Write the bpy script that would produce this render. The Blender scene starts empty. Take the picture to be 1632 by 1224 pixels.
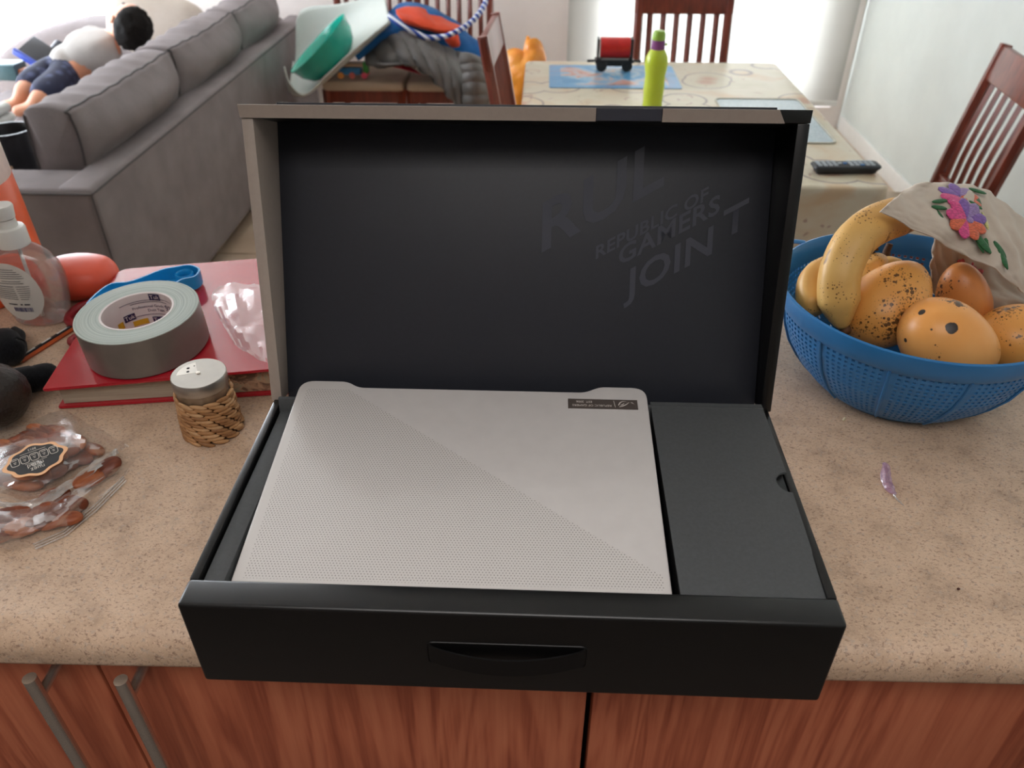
import bpy, bmesh, math, random
from mathutils import Vector, Matrix, noise
R = math.radians
random.seed(7)
S = bpy.context.scene
COL = S.collection

# ------------------------------------------------------------------ camera
cam_d = bpy.data.cameras.new('camera')
cam = bpy.data.objects.new('camera', cam_d); COL.objects.link(cam)
cam_d.sensor_fit = 'HORIZONTAL'; cam_d.sensor_width = 36.0
cam_d.lens = 36.0 * 1256.07 / 1632.0
cam_d.clip_start = 0.02; cam_d.clip_end = 60
_rt = Vector((0.99924758, 0.03877213, -0.00100207))
_up = Vector((-0.02175771, 0.58176067, 0.81306895))
_fw = Vector((-0.03210738, 0.81243538, -0.58216653))
cam.matrix_world = Matrix(((_rt.x, _up.x, -_fw.x, 0.01703), (_rt.y, _up.y, -_fw.y, -0.34836),
                           (_rt.z, _up.z, -_fw.z, 1.43496), (0, 0, 0, 1)))
cam_d.dof.use_dof = True; cam_d.dof.focus_distance = 0.72; cam_d.dof.aperture_fstop = 9.0
S.camera = cam
S.cycles.transparent_max_bounces = 40

# ------------------------------------------------------------------ world, added fill lamp, exposure
w = bpy.data.worlds.new('world'); S.world = w; w.use_nodes = True
_bg = w.node_tree.nodes['Background']
_bg.inputs[0].default_value = (0.93, 0.97, 1.05, 1); _bg.inputs[1].default_value = 15.5
S.view_settings.view_transform = 'Standard'; S.view_settings.look = 'None'
S.view_settings.exposure = -0.25; S.view_settings.gamma = 1.0; S.view_settings.use_curve_mapping = False
def area(name, loc, sx, sy, rot, power, col=(1, 1, 1), portal=False):
    l = bpy.data.lights.new(name, 'AREA'); l.shape = 'RECTANGLE'; l.size = sx; l.size_y = sy
    l.energy = power; l.color = col
    if portal: l.cycles.is_portal = True
    o = bpy.data.objects.new(name, l); o.location = loc; o.rotation_euler = rot; COL.objects.link(o)
    return o
area('added_kitchen_fill', (0.0, -1.0, 2.44), 1.6, 0.9, (0, 0, 0), 19, (1.0, 0.95, 0.93)).data.spread = R(110)  # unseen fill lamp, added to brighten worktop and cabinets
area('window_portal_right', (0.91, 4.34, 1.2), 1.5, 2.1, (R(-90), 0, 0), 1, portal=True)
area('window_portal_left', (-3.0, 4.34, 1.1), 1.3, 2.2, (R(-90), 0, 0), 1, portal=True)
area('added_window_portal', (-3.76, 2.8, 1.15), 2.2, 2.2, (0, R(-90), 0), 1, portal=True)  # portal of the added, unseen side window

# ------------------------------------------------------------------ helpers
def lin(c):
    if isinstance(c, str):
        c = [int(c[i:i + 2], 16) / 255 for i in (0, 2, 4)]
        return tuple(x / 12.92 if x <= 0.04045 else ((x + 0.055) / 1.055) ** 2.4 for x in c)
    return tuple(c)
class N:
    """small node-tree writer"""
    def __init__(s, name):
        s.m = bpy.data.materials.new(name); s.m.use_nodes = True
        s.t = s.m.node_tree; s.b = s.t.nodes['Principled BSDF']; s.out = s.t.nodes['Material Output']
    def n(s, typ, **kw):
        x = s.t.nodes.new(typ)
        for k, v in kw.items(): setattr(x, k, v)
        return x
    def l(s, a, b): s.t.links.new(a, b)
    def coord(s, kind='Object', scale=(1, 1, 1), rot=(0, 0, 0)):
        c = s.n('ShaderNodeTexCoord'); m = s.n('ShaderNodeMapping'); m.inputs['Scale'].default_value = scale
        m.inputs['Rotation'].default_value = rot
        s.l(c.outputs[kind], m.inputs[0]); return m.outputs[0]
    def noise(s, vec, scale, detail=3, rough=0.5, dist=0.0):
        x = s.n('ShaderNodeTexNoise'); s.l(vec, x.inputs['Vector'])
        x.inputs['Scale'].default_value = scale; x.inputs['Detail'].default_value = detail
        x.inputs['Roughness'].default_value = rough; x.inputs['Distortion'].default_value = dist
        return x.outputs['Fac']
    def ramp(s, fac, stops, interp='LINEAR'):
        r = s.n('ShaderNodeValToRGB'); r.color_ramp.interpolation = interp
        e = r.color_ramp.elements
        while len(e) < len(stops): e.new(0.5)
        for k, (p, c) in enumerate(stops):
            c = lin(c); e[k].position = p; e[k].color = (*c, 1)
        s.l(fac, r.inputs[0]); return r.outputs[0]
    def mix(s, fac, a, b, typ='MIX'):
        x = s.n('ShaderNodeMix'); x.data_type = 'RGBA'; x.blend_type = typ
        for v, i in ((fac, 0), (a, 6), (b, 7)):
            if isinstance(v, (int, float)): x.inputs[i].default_value = v
            elif isinstance(v, (tuple, str)): x.inputs[i].default_value = (*lin(v), 1)
            else: s.l(v, x.inputs[i])
        return x.outputs[2]
    def math(s, op, a, b=0.0, c=None):
        x = s.n('ShaderNodeMath'); x.operation = op
        for i, v in enumerate((a, b, c)):
            if v is None: continue
            if isinstance(v, (int, float)): x.inputs[i].default_value = v
            else: s.l(v, x.inputs[i])
        return x.outputs[0]
    def bump(s, h, strength, dist=0.002):
        x = s.n('ShaderNodeBump'); x.inputs['Strength'].default_value = strength; x.inputs['Distance'].default_value = dist
        s.l(h, x.inputs['Height']); s.l(x.outputs[0], s.b.inputs['Normal'])
    def set(s, col=None, rough=None, metal=None, spec=None, coat=None, sheen=None, trans=None):
        b = s.b.inputs
        if col is not None:
            if isinstance(col, (tuple, str)): b['Base Color'].default_value = (*lin(col), 1)
            else: s.l(col, b['Base Color'])
        if rough is not None:
            if isinstance(rough, (int, float)): b['Roughness'].default_value = rough
            else: s.l(rough, b['Roughness'])
        if metal is not None: b['Metallic'].default_value = metal
        if spec is not None: b['Specular IOR Level'].default_value = spec
        if coat is not None: b['Coat Weight'].default_value = coat[0]; b['Coat Roughness'].default_value = coat[1]
        if sheen is not None: b['Sheen Weight'].default_value = sheen
        if trans is not None: b['Transmission Weight'].default_value = trans
        return s.m
def M(name, c, rough=0.5, metal=0.0, spec=0.5, var=0.08, vs=30.0, bump=0.0, bs=200.0, bd=0.001, coat=None, sheen=None, c2=None):
    """plain surface with a little procedural colour variation and fine relief"""
    k = N(name); v = k.coord()
    f = k.noise(v, vs, 4, 0.6)
    a = lin(c); d = lin(c2) if c2 else tuple(x * (1 - 2 * var) for x in a)
    e = a if c2 else tuple(min(1, x * (1 + var)) for x in a)
    k.set(k.ramp(f, [(0.3, d), (0.7, e)]), rough, metal, spec, coat, sheen)
    if bump: k.bump(k.noise(v, bs, 3), bump, bd)
    return k.m
def film(name, tint=(0.97, 0.97, 0.97), gloss=0.1, base=0.05, rough=0.12, milky=0.0, milk=(0.9, 0.9, 0.9), bs=90):
    """clear plastic or glass: lets light straight through, mirrors the room at glancing angles"""
    k = N(name); t = k.t; t.nodes.remove(k.b)
    tr = k.n('ShaderNodeBsdfTransparent'); tr.inputs[0].default_value = (*tint, 1)
    gl = k.n('ShaderNodeBsdfGlossy'); gl.inputs['Roughness'].default_value = rough
    lw = k.n('ShaderNodeLayerWeight'); lw.inputs[0].default_value = 0.35
    fac = k.math('MULTIPLY_ADD', lw.outputs['Fresnel'], gloss * 5, base)
    cl = k.n('ShaderNodeClamp'); k.l(fac, cl.inputs[0]); cl.inputs[2].default_value = 0.8
    mx = k.n('ShaderNodeMixShader'); k.l(cl.outputs[0], mx.inputs[0]); k.l(tr.outputs[0], mx.inputs[1]); k.l(gl.outputs[0], mx.inputs[2])
    v = k.coord(); bp = k.n('ShaderNodeBump'); bp.inputs['Strength'].default_value = 0.25; bp.inputs['Distance'].default_value = 0.002
    k.l(k.noise(v, bs, 3), bp.inputs['Height']); k.l(bp.outputs[0], gl.inputs['Normal'])
    res = mx.outputs[0]
    if milky:
        df = k.n('ShaderNodeBsdfDiffuse'); df.inputs[0].default_value = (*milk, 1)
        m2 = k.n('ShaderNodeMixShader'); m2.inputs[0].default_value = milky
        k.l(res, m2.inputs[1]); k.l(df.outputs[0], m2.inputs[2]); res = m2.outputs[0]
    k.l(res, k.out.inputs[0]); return k.m

def base_of(o):
    while o.parent: o = o.parent
    return o
def add(name, bm, mat, root=None, world=True, smooth=40, kind=None, label=None):
    """link one bmesh as one object; world coordinates unless world=False"""
    me = bpy.data.meshes.new(name)
    if root is not None and world: bmesh.ops.translate(bm, verts=bm.verts, vec=-base_of(root).location)
    bm.normal_update(); bm.to_mesh(me); bm.free()
    return link(name, me, mat, root, smooth, kind, label)
def link(name, me, mat, root=None, smooth=40, kind=None, label=None):
    for m in (mat if isinstance(mat, (list, tuple)) else [mat]): me.materials.append(m)
    if smooth:
        me.polygons.foreach_set('use_smooth', [True] * len(me.polygons))
        me.set_sharp_from_angle(angle=R(smooth))
    o = bpy.data.objects.new(name, me); COL.objects.link(o)
    if root is not None: o.parent = root
    if kind: o['kind'] = kind
    if label: o['label'] = label
    return o
def tag(o, label, cat, group=None):
    o['label'] = label; o['category'] = cat
    if group: o['group'] = group
    return o
def E(name, loc, label, cat, group=None, rot=(0, 0, 0)):
    o = bpy.data.objects.new(name, None); o.empty_display_size = 0.05
    COL.objects.link(o); o.location = loc; o.rotation_euler = rot
    return tag(o, label, cat, group)
def copy_tree(o, parent=None):
    c = o.copy(); COL.objects.link(c); c.parent = parent
    for ch in list(o.children): copy_tree(ch, c)
    return c
def B(): return bmesh.new()
def join(bm, other, mtx=None):
    if mtx is not None: bmesh.ops.transform(other, matrix=mtx, verts=other.verts)
    me = bpy.data.meshes.new('tmp'); other.to_mesh(me); other.free(); bm.from_mesh(me); bpy.data.meshes.remove(me)
def box(bm, c, s, bev=0.0, rot=None, seg=2):
    t = B(); bmesh.ops.create_cube(t, size=1); bmesh.ops.scale(t, vec=s, verts=t.verts)
    if bev: bmesh.ops.bevel(t, geom=t.edges[:], offset=bev, segments=seg, affect='EDGES', profile=0.5)
    m = Matrix.Translation(c)
    if rot is not None: m = m @ (rot if isinstance(rot, Matrix) else Matrix.Rotation(rot, 4, 'Z'))
    join(bm, t, m); return bm
def prism(bm, poly, z0, z1, bev=0.0, mtx=None, seg=2):
    """polygon in xy extruded from z0 to z1"""
    t = B(); vs = [t.verts.new((p[0], p[1], z0)) for p in poly]; f = t.faces.new(vs)
    r = bmesh.ops.extrude_face_region(t, geom=[f]); vv = [g for g in r['geom'] if isinstance(g, bmesh.types.BMVert)]
    bmesh.ops.translate(t, verts=vv, vec=(0, 0, z1 - z0)); bmesh.ops.recalc_face_normals(t, faces=t.faces[:])
    if bev:
        es = [e for e in t.edges if len(e.link_faces) == 2 and e.calc_face_angle(0) > R(60)]
        bmesh.ops.bevel(t, geom=es, offset=bev, segments=seg, affect='EDGES', profile=0.5)
    join(bm, t, mtx); return bm
def tube(bm, pts, r, seg=8, closed=False, flat=1.0, caps=True):
    pts = [Vector(p) for p in pts]; n = len(pts); rs = r if isinstance(r, (list, tuple)) else [r] * n
    rings = []; prev = None
    for i, p in enumerate(pts):
        if closed: d = pts[(i + 1) % n] - pts[i - 1]
        else: d = pts[min(i + 1, n - 1)] - pts[max(i - 1, 0)]
        d.normalize()
        if prev is None:
            a = Vector((0, 0, 1)) if abs(d.z) < 0.9 else Vector((0, 1, 0)); u = d.cross(a).normalized()
        else: u = (prev - d * prev.dot(d)).normalized()
        prev = u; v = d.cross(u)
        rings.append([bm.verts.new(p + (u * math.cos(k * 2 * math.pi / seg) + v * flat * math.sin(k * 2 * math.pi / seg)) * rs[i]) for k in range(seg)])
    for i in range(n if closed else n - 1):
        a, b = rings[i], rings[(i + 1) % n]
        for k in range(seg): bm.faces.new((a[k], a[(k + 1) % seg], b[(k + 1) % seg], b[k]))
    if caps and not closed:
        bm.faces.new(rings[0][::-1]); bm.faces.new(rings[-1])
    return bm
def cyl(bm, p0, p1, r, r1=None, seg=16): return tube(bm, [p0, p1], [r, r if r1 is None else r1], seg)
def lathe(bm, prof, c=(0, 0, 0), seg=32, sy=1.0, mtx=None):
    """profile of (radius, z) turned about z"""
    t = B(); rings = []
    for r, z in prof:
        if r < 1e-6: rings.append([t.verts.new((0, 0, z))])
        else: rings.append([t.verts.new((r * math.cos(2 * math.pi * k / seg), sy * r * math.sin(2 * math.pi * k / seg), z)) for k in range(seg)])
    for a, b in zip(rings, rings[1:]):
        for k in range(seg):
            q = (k + 1) % seg
            if len(a) == 1 and len(b) == 1: continue
            if len(a) == 1: t.faces.new((a[0], b[k], b[q]))
            elif len(b) == 1: t.faces.new((a[k], b[0], a[q]))
            else: t.faces.new((a[k], b[k], b[q], a[q]))
    bmesh.ops.recalc_face_normals(t, faces=t.faces[:])
    join(bm, t, Matrix.Translation(c) @ mtx if mtx is not None else Matrix.Translation(c)); return bm
def blob(bm, c, s, rot=None, sub=3, amp=0.0, freq=20.0, fn=None):
    t = B(); bmesh.ops.create_icosphere(t, subdivisions=sub, radius=1)
    for v in t.verts:
        p = v.co.copy()
        if fn: p = fn(p)
        q = Vector((p.x * s[0], p.y * s[1], p.z * s[2]))
        if amp: q += v.co.normalized() * amp * noise.noise(q * freq + Vector(c))
        v.co = q
    m = Matrix.Translation(c)
    if rot is not None: m = m @ rot
    join(bm, t, m); return bm
def cr(P, t):
    n = len(P) - 1; x = min(max(t, 0), 1) * n; i = min(int(x), n - 1); f = x - i
    p0, p1, p2, p3 = (Vector(P[max(0, min(n, i + k))]) for k in (-1, 0, 1, 2))
    return 0.5 * ((2 * p1) + (p2 - p0) * f + (2 * p0 - 5 * p1 + 4 * p2 - p3) * f * f + (3 * p1 - p0 - 3 * p2 + p3) * f ** 3)
def curve_pts(P, n): return [cr(P, i / (n - 1)) for i in range(n)]
def net(rows, u, v): return cr([cr(r, u) for r in rows], v)
def patch(bm, rows, nu, nv, th=0.002, amp=0.0, freq=10.0, fn=None):
    """soft sheet through a net of 3-D points, with thickness"""
    g = []
    for j in range(nv + 1):
        row = []
        for i in range(nu + 1):
            u, v = i / nu, j / nv; p = net(rows, u, v)
            if fn: p = p + fn(u, v)
            row.append(p)
        g.append(row)
    t = B(); vs = [[t.verts.new(p) for p in r] for r in g]
    for j in range(nv):
        for i in range(nu): t.faces.new((vs[j][i], vs[j][i + 1], vs[j + 1][i + 1], vs[j + 1][i]))
    t.normal_update()
    if amp:
        for v in t.verts: v.co += v.normal * amp * noise.noise(v.co * freq)
        t.normal_update()
    if th: bmesh.ops.solidify(t, geom=t.faces[:], thickness=th)
    join(bm, t); return bm
def text_bm(body, size, shear=0.0, depth=0.0, align='CENTER', spacing=1.0, bold=0.0):
    c = bpy.data.curves.new('lettering', 'FONT'); c.body = body; c.size = size; c.align_x = align; c.align_y = 'CENTER'
    c.extrude = depth; c.space_character = spacing; c.offset = bold; c.resolution_u = 3
    o = bpy.data.objects.new('lettering', c); COL.objects.link(o)
    bpy.context.view_layer.update()
    me = bpy.data.meshes.new_from_object(o.evaluated_get(bpy.context.evaluated_depsgraph_get()))
    bpy.data.objects.remove(o); bpy.data.curves.remove(c)
    t = B(); t.from_mesh(me); bpy.data.meshes.remove(me)
    if shear:
        for v in t.verts: v.co.y += shear * v.co.x
    return t
def frame3(o, ex, ey):
    ex = Vector(ex).normalized(); ey = Vector(ey); ey = (ey - ex * ey.dot(ex)).normalized(); ez = ex.cross(ey)
    return Matrix(((ex.x, ey.x, ez.x, o[0]), (ex.y, ey.y, ez.y, o[1]), (ex.z, ey.z, ez.z, o[2]), (0, 0, 0, 1)))
def skin_bm(verts, edges, radii, sub=2):
    me = bpy.data.meshes.new('skin'); me.from_pydata([Vector(v) for v in verts], edges, [])
    o = bpy.data.objects.new('skin', me); COL.objects.link(o)
    md = o.modifiers.new('skin', 'SKIN'); md.use_smooth_shade = True
    for i, r in enumerate(radii):
        d = me.skin_vertices[0].data[i]; d.radius = (r, r) if not isinstance(r, tuple) else r; d.use_root = (i == 0)
    s2 = o.modifiers.new('sub', 'SUBSURF'); s2.levels = sub
    bpy.context.view_layer.update()
    m2 = bpy.data.meshes.new_from_object(o.evaluated_get(bpy.context.evaluated_depsgraph_get()))
    bpy.data.objects.remove(o); bpy.data.meshes.remove(me)
    t = B(); t.from_mesh(m2); bpy.data.meshes.remove(m2); return t
def rounded(poly, rad, n=4):
    """round the corners of a polygon; rad is one number or one per corner"""
    out = []; L = len(poly)
    for i in range(L):
        r = rad[i] if isinstance(rad, (list, tuple)) else rad
        p = Vector(poly[i]); a = (Vector(poly[i - 1]) - p); b = (Vector(poly[(i + 1) % L]) - p)
        if r <= 0: out.append(tuple(p)); continue
        a.normalize(); b.normalize()
        for k in range(n + 1):
            t = k / n
            q = (1 - t) ** 2 * (p + a * r) + 2 * t * (1 - t) * p + t * t * (p + b * r); out.append(tuple(q))
    return out

# ------------------------------------------------------------------ materials
m_wall = M('wall_paint', 'FAF0EB', 0.75, var=0.02, vs=6, bump=0.05, bs=120)
m_wallr = M('wall_paint_pale', 'DDE2DD', 0.7, var=0.02, vs=6, bump=0.05, bs=120)
m_ceil = M('ceiling_paint', 'F2F0EC', 0.8, var=0.02)
m_trim = M('white_trim', 'F0EEEA', 0.4, var=0.02)
m_alu = M('white_aluminium', 'E9EAEA', 0.35, var=0.02)
m_pane = film('window_glass', (0.97, 0.99, 0.99), 0.06, 0.02, 0.02, bs=5)

def mk_floor():
    k = N('floor_tile'); v = k.coord()
    k.set(k.ramp(k.noise(v, 5, 5, 0.6), [(0.3, 'BFA58C'), (0.7, 'D2BDA6')]), 0.3); return k.m
m_floor = mk_floor()
m_grout = M('grout', '564B43', 0.8)
def mk_blind():
    k = N('blind_fabric'); t = k.t; t.nodes.remove(k.b)
    tl = k.n('ShaderNodeBsdfTranslucent'); tl.inputs[0].default_value = (0.52, 0.505, 0.475, 1)
    df = k.n('ShaderNodeBsdfDiffuse'); df.inputs[0].default_value = (0.85, 0.82, 0.76, 1)
    tr = k.n('ShaderNodeBsdfTransparent'); tr.inputs[0].default_value = (1, 1, 1, 1)
    a = k.n('ShaderNodeMixShader'); a.inputs[0].default_value = 0.3
    k.l(tl.outputs[0], a.inputs[1]); k.l(df.outputs[0], a.inputs[2])
    b = k.n('ShaderNodeMixShader'); v = k.coord()
    k.l(k.math('MULTIPLY_ADD', k.noise(v, 400, 2), 0.04, 0.06), b.inputs[0])
    k.l(a.outputs[0], b.inputs[1]); k.l(tr.outputs[0], b.inputs[2]); k.l(b.outputs[0], k.out.inputs[0]); return k.m
m_blind = mk_blind()

def mk_counter():
    k = N('speckled_laminate'); v = k.coord()
    base = k.ramp(k.noise(v, 26, 5, 0.65), [(0.28, 'A68D77'), (0.45, 'BFA288'), (0.6, 'CAAD93'), (0.78, 'B49B84')])
    v2 = k.coord(scale=(1, 1.6, 1), rot=(0, 0, 0.7))
    fine = k.noise(v2, 300, 3, 0.7, 0.8)
    c = k.mix(k.ramp(fine, [(0.54, (0, 0, 0)), (0.64, (0.7, 0.7, 0.7))]), base, '76594A')
    grey = k.noise(v, 210, 3, 0.6)
    c = k.mix(k.ramp(grey, [(0.57, (0, 0, 0)), (0.68, (0.42, 0.42, 0.42))]), c, 'A39A92')
    pk = k.noise(v2, 480, 2, 0.5)
    c = k.mix(k.ramp(pk, [(0.60, (0, 0, 0)), (0.68, (0.5, 0.5, 0.5))]), c, 'DCC0A6')
    k.set(c, k.ramp(fine, [(0.3, (0.34, 0.34, 0.34)), (0.7, (0.5, 0.5, 0.5))]), spec=0.5)
    k.bump(k.noise(v, 260, 3), 0.12, 0.0006); return k.m
m_counter = mk_counter()
def mk_cab():
    k = N('cherry_wood_veneer'); v = k.coord(scale=(4.0, 4.0, 0.32))
    n1 = k.noise(v, 3.2, 4, 0.55, 1.1)
    rings = k.math('SINE', k.math('MULTIPLY', n1, 34.0)); rings = k.math('MULTIPLY_ADD', rings, 0.5, 0.5)
    v2 = k.coord(scale=(70, 70, 2.2)); g = k.noise(v2, 2.0, 4, 0.6)
    c = k.ramp(k.math('MULTIPLY_ADD', rings, 0.3, k.math('MULTIPLY', g, 0.7)), [(0.12, '773523'), (0.5, 'A55B40'), (0.88, 'B86F50')])
    k.set(c, 0.42, spec=0.4); k.bump(g, 0.05, 0.0004); return k.m
m_cab = mk_cab()
m_cabin = M('cabinet_carcass', '4A2A20', 0.7)
def mk_steel(name, c='B9B2AA', rough=0.34):
    k = N(name); v = k.coord(scale=(1, 1, 60)); n = k.noise(v, 30, 3)
    k.set(k.ramp(n, [(0.3, tuple(x * 0.85 for x in lin(c))), (0.7, lin(c))]), rough, 0.9); return k.m
m_steel = mk_steel('brushed_steel', 'DCD4C9', 0.27)
m_black_card = M('matt_black_card', '080808', 0.33, spec=0.55, var=0.06, vs=300, bump=0.06, bs=900, bd=0.0004)
m_black_lid = M('soft_black_lining', '25272E', 0.45, spec=0.5, var=0.05, vs=300, bump=0.04, bs=900, bd=0.0003)
m_insert = M('black_insert_card', '4A4C4D', 0.6, spec=0.35, var=0.06, vs=350, bump=0.1, bs=700, bd=0.0005)
m_gloss_print = M('gloss_black_print', '41434D', 0.34, spec=0.5, var=0.02)
m_cream_card = M('pale_print_card', 'A89A8F', 0.45, var=0.02, vs=200)
m_strap = M('black_strap', '0E0D0D', 0.4, spec=0.3, var=0.1, vs=500)

# ------------------------------------------------------------------ the room
def struct(name, bm, mat, smooth=0):
    o = add(name, bm, mat, smooth=smooth); o['kind'] = 'structure'; return o
XL, XR, YN, YF, ZC = -3.7, 1.70, -2.6, 4.25, 2.5
fl = struct('floor', box(B(), (-1.0, 0.85, -0.06), (5.6, 7.2, 0.1)), m_grout)
tile_me = None
for i in range(9):
    for j in range(8):
        cx, cy = -3.4 + i * 0.6, 0.95 + j * 0.45
        if cx > 1.45 or cy > 4.2: continue
        if tile_me is None:
            t = add('tile', box(B(), (0, 0, 0), (0.594, 0.444, 0.012), 0.002), m_floor, fl, False, 0); tile_me = t.data
        else:
            t = bpy.data.objects.new('tile', tile_me); COL.objects.link(t); t.parent = fl
        t.location = (cx, cy, -0.006)
struct('ceiling', box(B(), (-1.0, 0.85, ZC + 0.05), (5.6, 7.2, 0.1)), m_ceil)
struct('wall_right', box(B(), (XR + 0.06, 0.85, 1.25), (0.12, 7.2, 2.5)), m_wallr)
W3 = (1.70, 3.90, 0.05, 2.25)
b = B()
for y0, y1, z0, z1 in ((-2.75, W3[0], 0, ZC), (W3[1], 4.4, 0, ZC), (W3[0], W3[1], 0, W3[2]), (W3[0], W3[1], W3[3], ZC)): box(b, (XL - 0.06, (y0 + y1) / 2, (z0 + z1) / 2), (0.12, y1 - y0, z1 - z0))
struct('wall_left', b, m_wall)
struct('wall_near', box(B(), (-1.0, YN - 0.06, 1.25), (5.6, 0.12, 2.5)), M('kitchen_wall_paint', '9A8C82', 0.7))
W1 = (0.155, 1.64, 0.11, 2.25); W2 = (-3.6, -2.31, 0.02, 2.2)
b = B(); yc, yt = YF + 0.075, 0.15
for x0, x1, z0, z1 in ((XL, W2[0], 0, ZC), (W2[1], W1[0], 0, ZC), (W1[1], XR, 0, ZC), (W1[0], W1[1], 0, W1[2]), (W1[0], W1[1], W1[3], ZC), (W2[0], W2[1], W2[3], ZC), (W2[0], W2[1], 0, W2[2])):
    box(b, ((x0 + x1) / 2, yc, (z0 + z1) / 2), (x1 - x0, yt, z1 - z0))
struct('wall_back', b, m_wall)
struct('baseboard_right', box(B(), (XR - 0.006, 0.85, 0.04), (0.012, 6.7, 0.08), 0.003), m_trim, 30)
struct('baseboard_back', box(B(), (-1.08, YF - 0.006, 0.04), (2.44, 0.012, 0.08), 0.003), m_trim, 30)
def window(name, W, transom, stile, mull):
    x0, x1, z0, z1 = W; y = YF + 0.1
    b = B(); s = stile
    box(b, (x0 + s / 2, y, (z0 + z1) / 2), (s, 0.05, z1 - z0), 0.004); box(b, (x1 - s / 2, y, (z0 + z1) / 2), (s, 0.05, z1 - z0), 0.004)
    box(b, ((x0 + x1) / 2, y, z0 + 0.025), (x1 - x0 - 2 * s, 0.05, 0.05), 0.004); box(b, ((x0 + x1) / 2, y, z1 - 0.03), (x1 - x0 - 2 * s, 0.05, 0.06), 0.004)
    o = struct(name, b, m_alu, 30)
    zs = [z0 + 0.05, z1 - 0.06]; xs = [x0 + s, x1 - s]
    if transom:
        add('transom', box(B(), ((x0 + x1) / 2, y - 0.005, transom), (x1 - x0 - 2 * s, 0.05, 0.05), 0.004), m_alu, o); zs.insert(1, transom)
    if mull:
        add('mullion', box(B(), (mull, y - 0.004, (z0 + z1) / 2), (0.05, 0.05, z1 - z0 - 0.11), 0.004), m_alu, o); xs.insert(1, mull)
    for i in range(len(xs) - 1):
        for j in range(len(zs) - 1):
            add('pane', box(B(), ((xs[i] + xs[i + 1]) / 2, y, (zs[j] + zs[j + 1]) / 2), (xs[i + 1] - xs[i] - 0.02, 0.006, zs[j + 1] - zs[j] - 0.02)), m_pane, o, smooth=0)
window('window_1', W1, None, 0.15, None)
window('window_2', W2, 0.66, 0.06, None)
b = B()
for y0, y1, z0, z1 in ((1.70, 1.76, 0.05, 2.25), (3.84, 3.90, 0.05, 2.25), (1.76, 3.84, 0.05, 0.11), (1.76, 3.84, 2.19, 2.25)): box(b, (XL - 0.06, (y0 + y1) / 2, (z0 + z1) / 2), (0.05, y1 - y0, z1 - z0), 0.004)
w3 = struct('added_side_window', b, m_alu, 30)  # unseen window, added to let in more light from the left
add('mullion', box(B(), (XL - 0.06, 2.8, 1.15), (0.05, 0.06, 2.08), 0.004), m_alu, w3)
for y0, y1 in ((1.75, 2.78), (2.82, 3.85)): add('pane', box(B(), (XL - 0.06, (y0 + y1) / 2, 1.15), (0.006, y1 - y0, 2.1)), m_pane, w3, smooth=0)
rb = E('roller_blind', (0.9, YF - 0.02, 2.28), 'white translucent roller blind glowing over the tall window beside the right wall', 'blind')
add('blind_fabric', box(B(), (0.9, YF - 0.02, 1.22), (1.52, 0.002, 2.14)), m_blind, rb, smooth=0)
add('hem_bar', box(B(), (0.9, YF - 0.02, 0.14), (1.52, 0.012, 0.03), 0.004), m_trim, rb)
add('roller_tube', cyl(B(), (0.13, YF - 0.025, 2.3), (1.67, YF - 0.025, 2.3), 0.02), m_alu, rb)

# ------------------------------------------------------------------ worktop and cabinets
CR = 0.01457
def prof_extrude(poly_yz, x0, x1):
    t = B(); a = [t.verts.new((x0, p[0], p[1])) for p in poly_yz]; c = [t.verts.new((x1, p[0], p[1])) for p in poly_yz]
    n = len(poly_yz)
    for i in range(n): t.faces.new((a[i], a[(i + 1) % n], c[(i + 1) % n], c[i]))
    t.faces.new(a[::-1]); t.faces.new(c); bmesh.ops.recalc_face_normals(t, faces=t.faces[:]); return t
pr = [(0.655, 0), (0.655, -0.04), (0.046, -0.04)]
pr += [(0.046 - 0.0074 * math.sin(a), -0.0326 - 0.0074 * math.cos(a)) for a in (R(30), R(60), R(90))]
pr += [(0.0386 + 0.026 - 0.026 * math.cos(a), -0.022 + 0.022 * math.sin(a)) for a in (R(t) for t in range(0, 91, 10))]
wt = add('worktop', prof_extrude(pr, -1.7, 1.66), m_counter, smooth=50)
wt.location = (0, 0, 0.9); wt.rotation_euler = (0, 0, CR)
tag(wt, 'beige speckled laminate kitchen worktop with a rounded front edge', 'worktop')
YD = 0.0686
def cabinet(x0, xm, x1, label, hl, hr):
    c = E('kitchen_cabinet', (0, 0, 0), label, 'cabinet', rot=(0, 0, CR))
    add('carcass', box(B(), ((x0 + x1) / 2, 0.35, 0.48), (x1 - x0 - 0.004, 0.52, 0.756)), m_cabin, c, False, 0)
    add('plinth', box(B(), ((x0 + x1) / 2, 0.38, 0.05), (x1 - x0 - 0.002, 0.44, 0.1)), m_cabin, c, False, 0)
    for a, e, hx in ((x0, xm, hl), (xm, x1, hr)):
        d = add('door', box(B(), ((a + e) / 2, YD + 0.009, 0.482), (e - a - 0.003, 0.018, 0.748), 0.0012), m_cab, c, False)
        b = cyl(B(), (hx, 0.033, 0.8535), (hx, 0.033, 0.52), 0.0057, seg=20)
        for z in (0.828, 0.545): cyl(b, (hx, 0.033, z), (hx, YD, z), 0.0045, seg=14)
        add('handle', b, m_steel, d, False, label='brushed steel bar handle')
    return c
cabinet(-0.8103, -0.3693, 0.0703, 'cherry wood base cabinet with two bar-handled doors under the nut bag', -0.4005, -0.3235)
cabinet(0.0733, 0.513, 0.953, 'cherry wood base cabinet under the blue fruit bowl', 0.486, 0.541)

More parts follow.
